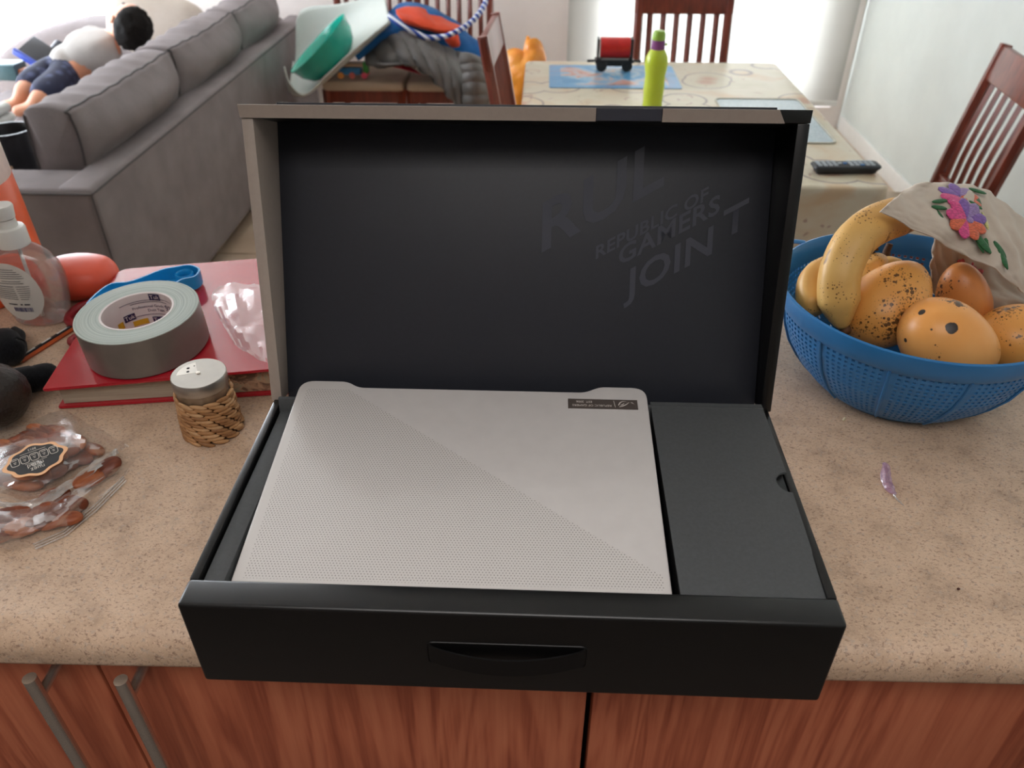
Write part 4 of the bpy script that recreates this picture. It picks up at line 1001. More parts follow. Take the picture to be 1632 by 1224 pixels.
def thread(name, c): 
    k = N(name); n = k.noise(k.coord(scale=(300, 900, 300)), 1.0, 2); a = lin(c)
    k.set(k.ramp(n, [(0.35, tuple(x * 0.6 for x in a)), (0.65, a)]), 0.55, sheen=0.2); k.bump(n, 0.4, 0.0006); return k.m
m_th = {n: thread(n + '_thread', c) for n, c in (('pink', 'EE4F93'), ('purple', '8E62B8'), ('orange', 'F0724A'), ('lilac', 'A98AC4'), ('green', '1F6B34'), ('yellow', 'E3DE8E'), ('rose', 'D9606A'))}
def uv_of(rows, px, py_): pass
_top = lambda u, v: net(NR1, u, v) + nfold(u, v)
def stitch_piece(fn, name, u, v, ang, ln, wd, col, parent):
    p = fn(u, v) + Vector((0, -0.0012, 0.0008)); rw = NR1 if fn is _top else NR2; fn = lambda a, b_: net(rw, a, b_)
    du = (fn(min(1, u + 0.01), v) - fn(u - 0.01, v)).normalized(); dv = (fn(u, min(1, v + 0.02)) - fn(u, v - 0.02)).normalized()
    nn = dv.cross(du).normalized()
    if nn.y > 0: nn = -nn
    ex = (du * math.cos(ang) + dv * math.sin(ang)).normalized(); ey = nn.cross(ex)
    t = blob(B(), (0, 0, 0), (ln / 2, wd / 2, 0.0011), None, 2)
    bmesh.ops.transform(t, matrix=frame3(p + ex * (ln / 2) + nn * 0.0009, ex, ey), verts=t.verts)
    return add(name, t, m_th[col], parent, smooth=180)
def inv_uv(fn, target):
    best = None
    for i in range(41):
        for j in range(41):
            d = (fn(i / 40, j / 40) - Vector(target)).length
            if best is None or d < best[0]: best = (d, i / 40, j / 40)
    return best[1], best[2]
def flower(fn, target, pet, parent, ln, wd, cc='lilac'):
    u, v = inv_uv(fn, target)
    f = E('flower', (0, 0, 0), '', ''); del f['label']; del f['category']; f.parent = parent
    n = len(pet)
    for k, c in enumerate(pet): stitch_piece(fn, 'petal', u, v, 2 * math.pi * k / n + 0.3, ln, wd, c, f)
    stitch_piece(fn, 'flower_centre', u - 0.006, v, 0, 0.009, 0.008, cc, f)
flower(_top, (0.453, 0.452, 1.112), ['orange', 'orange', 'pink', 'pink', 'purple', 'purple', 'lilac', 'orange'], nk, 0.0235, 0.0150)
flower(_top, (0.448, 0.426, 1.1), ['orange', 'orange', 'pink', 'orange', 'pink', 'pink', 'purple', 'lilac', 'purple'], nk, 0.0245, 0.0155)
for tgt, ang, ln, wd in (((0.437, 0.446, 1.107), 2.5, 0.017, 0.004), ((0.417, 0.437, 1.105), 0.9, 0.019, 0.004), ((0.434, 0.436, 1.104), 2.9, 0.014, 0.004), ((0.43, 0.43, 1.1), -0.1, 0.008, 0.004),
                         ((0.468, 0.47, 1.115), 0.2, 0.015, 0.005), ((0.476, 0.462, 1.112), 1.3, 0.016, 0.005), ((0.474, 0.452, 1.105), 1.9, 0.014, 0.004), ((0.46, 0.45, 1.104), 0.5, 0.012, 0.004),
                         ((0.458, 0.418, 1.089), 0.6, 0.022, 0.006), ((0.463, 0.42, 1.095), 1.0, 0.022, 0.004), ((0.475, 0.417, 1.085), 0.9, 0.012, 0.006), ((0.483, 0.415, 1.082), 0.6, 0.017, 0.005), ((0.485, 0.413, 1.078), 0.9, 0.021, 0.005), ((0.489, 0.412, 1.072), 1.0, 0.016, 0.005)):
    u, v = inv_uv(_top, tgt); stitch_piece(_top, 'leaf', u, v, ang, ln * 1.35, wd * 1.5, 'green', nk)
u, v = inv_uv(_top, (0.473, 0.446, 1.099)); stitch_piece(_top, 'yellow_stem', u, v, 1.2, 0.024, 0.005, 'yellow', nk)
_low = lambda u, v: net(NR2, u, v) + nfold(u, v)
flower(_low, (0.492, 0.466, 1.027), ['rose'] * 6, nk, 0.010, 0.0075, 'rose'); flower(_low, (0.505, 0.463, 1.02), ['rose'] * 6, nk, 0.010, 0.0075, 'rose')
u, v = inv_uv(_low, (0.51, 0.458, 1.012)); stitch_piece(_low, 'leaf', u, v, 1.4, 0.010, 0.004, 'green', nk)
# crumbs on the worktop
m_purple = film('purple_cellophane', (0.85, 0.70, 0.85), 0.05, 0.04, 0.25, 0.32, (0.52, 0.32, 0.50), 300)
rows = [[(0.371, 0.273, 0.902), (0.373, 0.268, 0.905), (0.376, 0.268, 0.902)], [(0.361, 0.251, 0.902), (0.364, 0.248, 0.906), (0.371, 0.248, 0.902)], [(0.359, 0.234, 0.902), (0.363, 0.233, 0.905), (0.369, 0.231, 0.902)], [(0.363, 0.226, 0.902), (0.364, 0.224, 0.904), (0.367, 0.224, 0.902)]]
wr = add('wrapper_scrap', patch(B(), rows, 12, 18, 0, 0.0015, 300), m_purple, smooth=25); tag(wr, 'tiny purple cellophane scrap on the worktop right of the box', 'wrapper')
add('tail', tube(B(), [(0.365, 0.225, 0.902), (0.366, 0.218, 0.902), (0.37, 0.211, 0.901)], [0.001, 0.0007, 0.0004], 6), m_seal, wr)
t = blob(B(), (0.353, 0.343, 0.902), (0.0038, 0.0016, 0.0014), Matrix.Rotation(R(55), 4, 'Z'), 2)
tag(add('seed', t, M('pale_seed', 'CDBE9C', 0.6), smooth=180), 'single pale seed on the worktop in front of the colander', 'crumb')
t = blob(B(), (0.38, 0.111, 0.901), (0.0014, 0.0011, 0.0010), None, 2)
tag(add('crumb', t, M('dark_crumb', '4A1E14', 0.6), smooth=180), 'tiny dark crumb on the worktop near its front edge', 'crumb')

# ------------------------------------------------------------------ grey sofa
def mk_fabric(name, c, c2, sc_=420, sheen=0.15):
    k = N(name); v = k.coord(); n = k.noise(v, 9, 3); f = k.noise(v, sc_, 2)
    k.set(k.mix(k.math('MULTIPLY', f, 0.35), k.ramp(n, [(0.3, c), (0.7, c2)]), (0.03, 0.03, 0.03)), 0.95, spec=0.1, sheen=sheen); k.bump(f, 0.2, 0.001); return k.m
m_sofa = mk_fabric('charcoal_weave', '8E8585', '9B9292', 420, 0.0); m_pipe = M('dark_piping', '4E4A49', 0.8)
SX, FX = -1.238, -1.345
so = E('sofa', (-1.8, 2.9, 0), 'long charcoal fabric sofa with its back to the table and kitchen', 'sofa')
add('back_frame', box(B(), ((SX + FX) / 2 + 0.001, 2.91625, 0.33), (SX - FX + 0.002, 2.4275, 0.54), 0.018, seg=3), m_sofa, so)
add('arm', box(B(), (-1.829, 1.783, 0.329), (1.182, 0.166, 0.537), 0.018, seg=3), m_sofa, so)
far = [(-1.35, 0.06), (-1.35, 0.60), (-1.9, 0.605), (-2.23, 0.603), (-2.37, 0.600), (-2.50, 0.578), (-2.62, 0.545), (-2.75, 0.49), (-2.87, 0.415), (-2.93, 0.33), (-2.93, 0.06)]
t = prism(B(), far, 0, 0.26, 0.05, Matrix(((1, 0, 0, 0), (0, 0, -1, 4.13), (0, 1, 0, 0), (0, 0, 0, 1))), 4)
add('arm', t, m_sofa, so, smooth=60)
add('seat_frame', box(B(), (-1.88, 2.91, 0.18), (1.06, 2.08, 0.24), 0.02), m_sofa, so)
for y0, y1 in ((1.875, 2.55), (2.56, 3.21), (3.22, 3.865)):
    add('seat_cushion', box(B(), (-1.97, (y0 + y1) / 2, 0.385), (0.86, y1 - y0, 0.15), 0.045, seg=4), m_sofa, so)
for x, y in ((-1.29, 1.76), (-2.35, 1.76), (-1.29, 4.06), (-2.35, 4.06)): add('leg', cyl(B(), (x, y, 0.0), (x, y, 0.07), 0.022, 0.028, 12), m_pipe, so)
def sx_line(pts, name, parent): return add(name, tube(B(), pts, 0.003, 6), m_pipe, parent)
sx_line([(SX + 0.001, 1.702, 0.585), (SX + 0.001, 2.6, 0.585), (SX + 0.001, 4.12, 0.585)], 'piping', so)
sx_line([(-2.4, 1.7, 0.585), (-1.8, 1.7, 0.585), (SX, 1.7, 0.585), (SX, 1.7, 0.07)], 'piping', so)
def back_cushion(y0, y1, seed):
    prof_ = [(-1.340, 0.575), (-1.334, 0.63), (-1.332, 0.70), (-1.337, 0.742), (-1.347, 0.756), (-1.41, 0.768), (-1.462, 0.762), (-1.474, 0.748), (-1.480, 0.70), (-1.485, 0.58), (-1.485, 0.44), (-1.45, 0.42), (-1.36, 0.44)]
    P = curve_pts([(p[0], 0, p[1]) for p in prof_ + prof_[:1]], 49)[:-1]
    cx, cz = -1.44, 0.60; b = B(); ny = 24; rings = []
    for j in range(ny + 1):
        s = j / ny; y = y0 + (y1 - y0) * s; e = min(s, 1 - s) * (y1 - y0)
        k = 1 - 0.035 * max(0, 1 - e / 0.05) ** 2; bul = 0.062 * min(1, e / 0.22) ** 0.6
        ring = []
        for p in P:
            dx, dz = (p.x - cx) * k, (p.z - cz) * k
            w_ = 0.010 * noise.noise(Vector((p.x * 6, y * 5 + seed, p.z * 6))) + (0.004 * math.sin(y * 60 + 5 * noise.noise(Vector((y * 3, seed, 0)))) if p.z > 0.745 else 0)
            n = Vector((dx, 0, dz)).normalized()
            bo = bul * math.exp(-((p.z - 0.67) / 0.07) ** 2) if p.x > cx else 0.0
            ring.append(b.verts.new((cx + dx + n.x * w_ + bo, y, cz + dz + n.z * w_)))
        rings.append(ring)
    L = len(P)
    for j in range(ny):
        for i in range(L): b.faces.new((rings[j][i], rings[j][(i + 1) % L], rings[j + 1][(i + 1) % L], rings[j + 1][i]))
    for ring, y, sgn in ((rings[0], y0 - 0.003, -1), (rings[-1], y1 + 0.003, 1)):
        c = b.verts.new((cx, y, cz))
        for i in range(L): b.faces.new((ring[i], ring[(i + 1) % L], c))
    ia, ib = 15, 26
    ca = [rings[j][ia].co.copy() for j in range(ny + 1)]; cb = [rings[j][ib].co.copy() for j in range(ny + 1)]
    fa = [rings[0][i].co.copy() for i in range(2, 16)]; fb = [rings[0][i].co.copy() for i in range(26, 38)]
    bmesh.ops.recalc_face_normals(b, faces=b.faces[:])
    o = add('back_cushion', b, m_sofa, so, smooth=180)
    for line in (ca, cb, fa, fb): add('piping', tube(B(), line, 0.0036, 6), m_pipe, o)
back_cushion(1.885, 2.62, 0.0); back_cushion(2.63, 3.33, 4.0); back_cushion(3.34, 3.93, 9.0)
m_pillow = mk_fabric('oatmeal_pillow', 'D6C8BA', 'E0D4C8')
def pillow_fn(p):
    f = (1 - abs(p.x) ** 3 * 0.0); return Vector((p.x, p.y * (0.35 + 0.65 * (1 - max(abs(p.x), abs(p.z)) ** 4)), p.z))
t = blob(B(), (0, 0, 0), (0.23, 0.08, 0.15), None, 4, fn=lambda p: Vector([math.copysign(abs(p.x) ** 0.6, p.x), p.y * 0.9, math.copysign(abs(p.z) ** 0.6, p.z)]))
pl_ = add('pillow', t, m_pillow, smooth=180); pl_.location = (-1.86, 3.70, 0.625); pl_.rotation_euler = (R(-18), R(14), R(6)); tag(pl_, 'oatmeal scatter pillow leaning on the far sofa arm behind the child', 'pillow')

# ------------------------------------------------------------------ child lounging on the sofa
m_skin = M('warm_skin', 'D08E6C', 0.5, var=0.03, vs=20, sheen=0.1); m_shirt = mk_fabric('white_cotton', 'B9B2AD', 'C6C0BB', 500); m_hair = M('black_hair', '17120F', 0.75, spec=0.2, var=0.3, vs=120, bump=0.5, bs=160, bd=0.004)
def mk_shorts():
    k = N('navy_print_cotton'); v = k.coord(); vo = k.n('ShaderNodeTexVoronoi'); vo.inputs['Scale'].default_value = 26; k.l(v, vo.inputs['Vector'])
    k.set(k.ramp(vo.outputs['Distance'], [(0.15, '4A5070'), (0.5, '20243C')]), 0.85); return k.m
hd_ = Vector((-1.715, 3.108, 0.735)); nk_ = Vector((-1.796, 3.157, 0.69)); ch = Vector((-1.869, 3.109, 0.645)); wa = Vector((-1.97, 3.125, 0.59)); pe = Vector((-2.022, 3.078, 0.56))
shL = Vector((-1.956, 3.271, 0.665)); shR = Vector((-1.803, 3.111, 0.635)); elL = Vector((-2.022, 3.145, 0.595)); wrL = Vector((-2.107, 3.18, 0.56))
elR = Vector((-2.056, 3.45, 0.6)); wrR = Vector((-2.098, 3.343, 0.58))
hpL = pe + Vector((-0.05, 0.03, 0.0)); hpR = pe + Vector((0.03, -0.05, -0.01)); knL = Vector((-2.079, 2.845, 0.545)); knR = Vector((-1.988, 2.779, 0.525)); anL = Vector((-2.1, 2.819, 0.505)); anR = Vector((-2.024, 2.771, 0.5))
ftL = anL + Vector((-0.07, -0.02, -0.012)); ftR = anR + Vector((-0.07, -0.02, -0.01))
kid = E('child', (-1.95, 2.95, 0.46), 'child in white T-shirt and navy shorts lounging on the sofa, facing away', 'person')
V = [pe, wa, ch, nk_, hd_, shL, elL, wrL, shR, elR, wrR, hpL, knL, anL, ftL, hpR, knR, anR, ftR]
Ed = [(0, 1), (1, 2), (2, 3), (3, 4), (2, 5), (5, 6), (6, 7), (2, 8), (8, 9), (9, 10), (0, 11), (11, 12), (12, 13), (13, 14), (0, 15), (15, 16), (16, 17), (17, 18)]
Rd = [.075, .07, .078, .034, .05, .042, .034, .023, .04, .028, .02, .06, .044, .027, .022, .06, .044, .027, .022]
body = skin_bm(V, Ed, Rd, 2)
axis = (hd_ - nk_).normalized()
look = Vector((-0.72, 0.62, -0.18)); look = (look - axis * look.dot(axis)).normalized(); side = axis.cross(look)
HF = frame3(hd_ + axis * 0.025, look, side)
blob(body, hd_ + axis * 0.025, (0.083, 0.069, 0.088), HF.to_3x3().to_4x4(), 4, fn=lambda p: Vector((p.x * (1 + 0.06 * min(0, p.z)), p.y * (1 + 0.14 * min(0, p.z)), p.z)))
for c, s in (((0.083, 0, -0.012), (0.013, 0.010, 0.012)), ((0.076, 0, -0.042), (0.010, 0.022, 0.007)), ((0.0, 0.069, -0.008), (0.016, 0.008, 0.024)), ((0.0, -0.069, -0.008), (0.016, 0.008, 0.024))):
    blob(body, HF @ Vector(c), s, HF.to_3x3().to_4x4(), 2)
def hand(bm, w_, d, up):
    d = d.normalized(); sd = d.cross(up).normalized(); up = sd.cross(d)
    blob(bm, w_ + d * 0.03, (0.032, 0.026, 0.012), frame3((0, 0, 0), d, sd), 2)
    for k, (o, ln) in enumerate(((-0.018, 0.034), (-0.006, 0.042), (0.006, 0.040), (0.018, 0.030))):
        b0 = w_ + d * 0.052 + sd * o; tube(bm, [b0, b0 + d * ln * 0.5 - up * 0.004, b0 + d * ln * 0.85 - up * 0.016], [0.0062, 0.0056, 0.004], 8)
    b0 = w_ + d * 0.018 + sd * -0.022; tube(bm, [b0, b0 + d * 0.02 - sd * 0.014, b0 + d * 0.036 - sd * 0.016 - up * 0.006], [0.007, 0.0062, 0.0045], 8)
hand(body, wrL, Vector((-0.5, -0.6, -0.2)), Vector((0, 0, 1))); hand(body, wrR, Vector((-0.8, 0.2, -0.1)), Vector((0, 0, 1)))
add('body', body, m_skin, kid, smooth=180)
b = B()
for y in (-0.03, 0.03): blob(b, HF @ Vector((0.075, y, 0.008)), (0.006, 0.011, 0.007), HF.to_3x3().to_4x4(), 2)
add('eyes', b, M('dark_eyes', '1A1210', 0.2), kid, smooth=180)
def hair_fn(p):
    m = max(0.0, min(1.0, (p.x * 0.8 + 0.33 - p.z) * 3.2))          # leaves face and ears free
    return p * (1 - 0.22 * m) * (1 + 0.13 * noise.noise(p * 6) * (1 - m)) + Vector((-0.10, 0, 0.04)) * (1 - m)
add('hair', blob(B(), hd_ + axis * 0.030, (0.094, 0.079, 0.098), HF.to_3x3().to_4x4(), 4, fn=hair_fn), m_hair, kid, smooth=180)
shirt = skin_bm([pe + (pe - wa) * 0.55, wa, ch, nk_ + (ch - nk_) * 0.3, shL, shL.lerp(elL, 0.62), shR, shR.lerp(elR, 0.7)], [(0, 1), (1, 2), (2, 3), (2, 4), (4, 5), (2, 6), (6, 7)], [.112, .098, .094, .050, .058, .050, .058, .05], 2)
for v in shirt.verts: v.co += v.co.normalized() * 0.004 * noise.noise(v.co * 22)
add('t_shirt', shirt, m_shirt, kid, smooth=180)
shorts = skin_bm([pe, wa.lerp(pe, 0.7), hpL, hpL.lerp(knL, 1.0), hpR, hpR.lerp(knR, 1.0)], [(0, 1), (0, 2), (2, 3), (0, 4), (4, 5)], [.094, .088, .08, .066, .08, .066], 2)
add('shorts', shorts, mk_shorts(), kid, smooth=180)
# things on the sofa seat
ty = E('toy_tablet', (-2.25, 3.32, 0.541), 'dark tablet in a blue bumper case propped on the sofa beside the child', 'tablet')
c_ = Vector((-2.182, 3.25, 0.548)) + Vector((0, 0, 0.025)); ex_ = Vector((0.62, 0, -0.45)); rt_ = frame3((0, 0, 0), ex_, (0.1, 0.75, 0.3))
add('screen_slab', box(B(), c_, (0.21, 0.13, 0.02), 0.006, rot=rt_), M('dark_slab', '22252C', 0.3), ty)
add('bumper', box(B(), c_ + rt_ @ Vector((0.0, -0.066, 0.004)), (0.23, 0.018, 0.03), 0.006, rot=rt_), M('blue_bumper', '2746B4', 0.4), ty)
tag(add('dark_bottle', cyl(B(), (-2.278, 3.42, 0.528), (-2.249, 3.5, 0.577), 0.032, 0.03, 18), M('navy_bottle', '15182A', 0.35)), 'dark navy bottle leaning between the tablet and the child', 'bottle')
c_ = Vector((-2.346, 3.2, 0.537))
tag(add('toy_block', box(B(), c_, (0.12, 0.10, 0.07), 0.01), M('teal_block', '4A6A70', 0.4)), 'teal toy block on the sofa seat at the frame edge', 'toy')
c_ = Vector((-2.316, 3.2, 0.527))
b = box(B(), c_, (0.09, 0.06, 0.04), 0.008); box(b, c_ + Vector((0.05, 0, -0.005)), (0.06, 0.05, 0.03), 0.008)
tag(add('toy_car', b, M('red_orange_toy', 'A8483C', 0.4, c2='C77A3A', vs=12)), 'small red and orange toy car beside the teal block on the sofa', 'toy')
b = B()
for k in range(5): box(b, (-2.02, 2.31, 0.478 + 0.034 * k), (0.36 - 0.01 * k, 0.22, 0.032), 0.014, seg=3)
tag(add('folded_blanket', b, mk_fabric('white_blanket', 'D8DAD4', 'E2E4DE')), 'white folded blanket on the sofa seat behind the black bin', 'blanket')
m_bin = M('black_plastic', '131418', 0.35)
bn_ = E('black_bin', (-1.632, 2.02, 0.462), 'black open-topped bin standing behind the near sofa arm', 'bin')
add('bin_body', lathe(B(), [(0, 0), (0.058, 0), (0.062, 0.01), (0.07, 0.19), (0.074, 0.194), (0.074, 0.201), (0.069, 0.201), (0.064, 0.19), (0.057, 0.012), (0, 0.012)], (-1.632, 2.02, 0.462), 36), m_bin, bn_)
add('latch', box(B(), (-1.616, 1.95, 0.555), (0.010, 0.005, 0.03), 0.002, rot=R(12)), M('beige_latch', 'C9A98C', 0.4), bn_, label='small beige latch')

# ------------------------------------------------------------------ dining chairs
def mk_wood(name, c1, c2, c3):
    k = N(name); g = k.noise(k.coord(scale=(40, 40, 3)), 2.0, 4)
    k.set(k.ramp(g, [(0.25, c1), (0.5, c2), (0.8, c3)]), 0.38, spec=0.5, coat=(0.2, 0.35)); return k.m
m_chair = mk_wood('mahogany_stain', '5A2418', '75301F', '8C3E28'); m_seatf = mk_fabric('cream_seat_fabric', 'C9B39B', 'D6C2AB')
def make_chair(label, group):
    c = E('dining_chair', (0, 0, 0), label, 'chair', group)
    w_, d = 0.19, 0.20
    for s in (-1, 1):
        add('leg', tube(B(), [(s * (w_ - 0.018), -d + 0.02, 0), (s * (w_ - 0.018), -d + 0.02, 0.43)], [0.018, 0.023], 4), m_chair, c, False)
        b = B(); P = [(0.215, 0.0), (0.19, 0.43), (0.195, 0.55), (0.225, 0.74), (0.26, 0.93)]
        tube(b, curve_pts([(s * (w_ - 0.015), y, z) for y, z in P], 12), 0.0175, 6); add('leg', b, m_chair, c, False)
        add('side_rail', box(B(), (s * (w_ - 0.02), 0, 0.40), (0.02, 0.36, 0.055), 0.003), m_chair, c, False)
        add('stretcher', box(B(), (s * (w_ - 0.018), 0.01, 0.17), (0.015, 0.38, 0.022), 0.003), m_chair, c, False)
    add('front_rail', box(B(), (0, -d + 0.02, 0.40), (0.34, 0.02, 0.06), 0.003), m_chair, c, False)
    add('back_rail', box(B(), (0, d - 0.01, 0.40), (0.34, 0.02, 0.055), 0.003), m_chair, c, False)
    add('seat', box(B(), (0, -0.01, 0.447), (0.376, 0.39, 0.045), 0.016, seg=3), m_seatf, c, False)
    rr = Matrix.Rotation(R(-10), 4, 'X')
    t = box(B(), (0, 0, 0), (0.385, 0.024, 0.10), 0.006); 
    for v in t.verts: v.co.y += 0.012 * (1 - (v.co.x / 0.19) ** 2); v.co.z += 0.012 * (1 - (v.co.x / 0.19) ** 2) * (1 if v.co.z > 0 else 0)
    bmesh.ops.transform(t, matrix=Matrix.Translation((0, 0.250, 0.878)) @ rr, verts=t.verts); add('top_rail', t, m_chair, c, False)
    add('lower_rail', box(B(), (0, 0.196, 0.525), (0.35, 0.02, 0.04), 0.003), m_chair, c, False)
    for i in range(6):
        x = -0.13 + 0.052 * i
        b = B(); tube(b, curve_pts([(x, 0.197, 0.53), (x, 0.208, 0.64), (x, 0.226, 0.74), (x, 0.247, 0.845)], 8), 0.0115, 4, flat=0.7); add('slat', b, m_chair, c, False)
    return c
GP = 'mahogany dining chairs with slatted backs'
chs = [make_chair('mahogany slat-back chair at the far head of the table, before the window', GP)]
chs[0].location = (0.56, 2.80, 0)
for loc, rz, lb_ in (((-0.815, 3.56, 0), 0, 'mahogany chair carrying the white sheet and the teal bowl, beside the sofa'), ((-0.425, 3.56, 0), 0, 'mahogany chair heaped with the grey quilted coat, against the back wall'),
                     ((0.10, 2.315, 0), 87, 'mahogany chair tucked under the left side of the table, seen edge-on'), ((1.060, 1.955, 0), -96, 'mahogany slat-back chair by the right wall, above the fruit colander')):
    c = copy_tree(chs[0]); c.location = loc; c.rotation_euler = (0, 0, R(rz)); c['label'] = lb_; chs.append(c)
for c in chs: c.scale = (1, 1, 0.98)

# ------------------------------------------------------------------ dining table with its cloth
tb = E('dining_table', (0.38, 1.97, 0), 'rectangular dining table hidden under a pale printed cloth', 'table')
add('table_top', box(B(), (0.38, 1.97, 0.732), (0.84, 1.12, 0.03), 0.004), m_chair, tb)
for y in (1.65, 2.30):
    add('leg', box(B(), (0.38, y, 0.38), (0.10, 0.08, 0.675), 0.008), m_chair, tb); add('foot', box(B(), (0.38, y, 0.025), (0.50, 0.09, 0.05), 0.008), m_chair, tb)
def mk_cloth():
    k = N('printed_oilcloth'); v = k.coord(); n = k.noise(v, 7, 3, 0.5, 0.8)
    c = k.ramp(n, [(0.3, 'D8CDB0'), (0.5, 'E2D6BE'), (0.7, 'DCC09C')])
    vo = k.n('ShaderNodeTexVoronoi'); vo.inputs['Scale'].default_value = 5.2; k.l(v, vo.inputs['Vector'])
    d = vo.outputs['Distance']
    c = k.mix(k.ramp(d, [(0.10, (0.75, 0.75, 0.75)), (0.22, (0, 0, 0))]), c, 'C98A66')
    ring = k.ramp(d, [(0.37, (0, 0, 0)), (0.395, (1, 1, 1)), (0.42, (0, 0, 0))])
    c = k.mix(ring, c, '8E7672')
    n2 = k.noise(v, 20, 2, 0.5, 1.5); c = k.mix(k.ramp(n2, [(0.66, (0, 0, 0)), (0.72, (0.6, 0.6, 0.6))]), c, 'A9776C')
    k.set(c, 0.28, spec=0.5); k.bump(k.noise(k.coord(scale=(1, 4, 1)), 8, 3), 0.25, 0.004)
    tl = k.n('ShaderNodeBsdfTranslucent'); k.l(c, tl.inputs[0]); mx = k.n('ShaderNodeMixShader'); mx.inputs[0].default_value = 0.06
    k.l(k.b.outputs[0], mx.inputs[1]); k.l(tl.outputs[0], mx.inputs[2]); k.l(mx.outputs[0], k.out.inputs[0]); return k.m
b = B(); rings = []; x0, x1, y0, y1 = -0.048, 0.812, 1.398, 2.538
base = rounded([(x0, y0), (x1, y0), (x1, y1), (x0, y1)], 0.03, 5)
per = []
for i in range(len(base)):
    p, q = Vector(base[i]), Vector(base[(i + 1) % len(base)]); n = max(1, int((q - p).length / 0.02))
    per += [p.lerp(q, k / n) for k in range(n)]
cen = Vector(((x0 + x1) / 2, (y0 + y1) / 2)); L = len(per)
def ringat(f, z, wv=0.0):
    out = []
    for i, p in enumerate(per):
        d = (p - cen); n = Vector((d.x / 0.43, d.y / 0.57)); n = Vector((math.copysign(abs(n.x) ** 6, n.x), math.copysign(abs(n.y) ** 6, n.y))); n = n.normalized() if n.length > 1e-6 else d.normalized()
        q = p + n * (f + wv * math.sin(i * 0.33) * (0.6 + 0.4 * math.sin(i * 0.11))); out.append(b.verts.new((q.x, q.y, z)))
    return out
rings = [ringat(-0.012, 0.7535), ringat(-0.004, 0.7525), ringat(0.0, 0.748), ringat(0.001, 0.735, 0.0005), ringat(0.004, 0.69, 0.004), ringat(0.008, 0.62, 0.009), ringat(0.012, 0.56, 0.014)]
b.faces.new(rings[0])
for a, c in zip(rings, rings[1:]):
    for i in range(L): b.faces.new((a[i], c[i], c[(i + 1) % L], a[(i + 1) % L]))
bmesh.ops.recalc_face_normals(b, faces=b.faces[:])
tc = add('tablecloth', b, mk_cloth(), smooth=60); tag(tc, 'pale green oilcloth with a faded print covering the dining table', 'tablecloth')
def mk_mat():
    k = N('blue_printed_vinyl'); v = k.coord(); vo = k.n('ShaderNodeTexVoronoi'); vo.inputs['Scale'].default_value = 17; k.l(v, vo.inputs['Vector'])
    c = k.ramp(k.noise(v, 9, 3, 0.6, 1.0), [(0.36, '4F9BD0'), (0.46, '7FB8DC'), (0.54, 'C8C4CC'), (0.62, 'D99A8C'), (0.7, '6E7A5C')])
    sp = k.n('ShaderNodeSeparateXYZ'); k.l(v, sp.inputs[0])
    e = k.math('MAXIMUM', k.math('GREATER_THAN', k.math('ABSOLUTE', sp.outputs[0]), 0.17), k.math('GREATER_THAN', k.math('ABSOLUTE', sp.outputs[1]), 0.105))
    k.set(k.mix(k.math('MULTIPLY', e, 0.8), c, '5AA2D6'), 0.3); return k.m
mt = add('placemat', prism(B(), rounded([(-0.207, -0.139), (0.207, -0.139), (0.207, 0.139), (-0.207, 0.139)], 0.012), 0, 0.002), mk_mat(), smooth=0); mt.location = (0.241, 2.333, 0.7537)
tag(mt, 'blue vinyl placemat with a colourful print under the toy wagon', 'placemat')
k_ = N('pale_glassy_mat'); k_.set(k_.ramp(k_.noise(k_.coord(), 160, 3), [(0.3, 'A9BCC6'), (0.7, 'C6D4DA')]), 0.25)
mt = E('placemat', (0.655, 1.89, 0.7537), 'pale blue speckled placemat on the table near the remote control', 'placemat')
add('panel', prism(B(), rounded([(0.532, 1.70), (0.772, 1.70), (0.772, 2.085), (0.532, 2.085)], 0.02), 0.7537, 0.7555), k_.m, mt, smooth=0)
add('edge_border', tube(B(), [(p[0], p[1], 0.7555) for p in rounded([(0.528, 1.696), (0.776, 1.696), (0.776, 2.089), (0.528, 2.089)], 0.022)], 0.0028, 6, True), M('pale_border', 'C9C5B4', 0.4), mt)
# remote control
rm = E('remote_control', (0.735, 1.497, 0.754), 'slim black remote control with grey buttons near the table corner', 'remote', rot=(0, 0, R(4)))
t = prism(B(), rounded([(-0.08, -0.023), (0.08, -0.023), (0.08, 0.023), (-0.08, 0.023)], 0.012, 5), 0, 0.02, 0.005)
for v in t.verts:
    if v.co.z < 0.006: v.co.x *= 0.9; v.co.y *= 0.8
add('casing', t, M('remote_black', '26282C', 0.4), rm, False)
m_btn = M('grey_button', 'B8C0C6', 0.45); m_btnb = M('blue_button', '4B7FB8', 0.45); bt = None
for i in range(11):
    for j in range(3):
        if i in (4, 5) and j != 1: continue
        o = add('button', box(B(), (-0.066 + i * 0.0125, -0.012 + 0.012 * j, 0.0208), (0.0085, 0.0075, 0.003), 0.0008), m_btnb if (i == 5 or (i == 8 and j == 0)) else m_btn, rm, False)
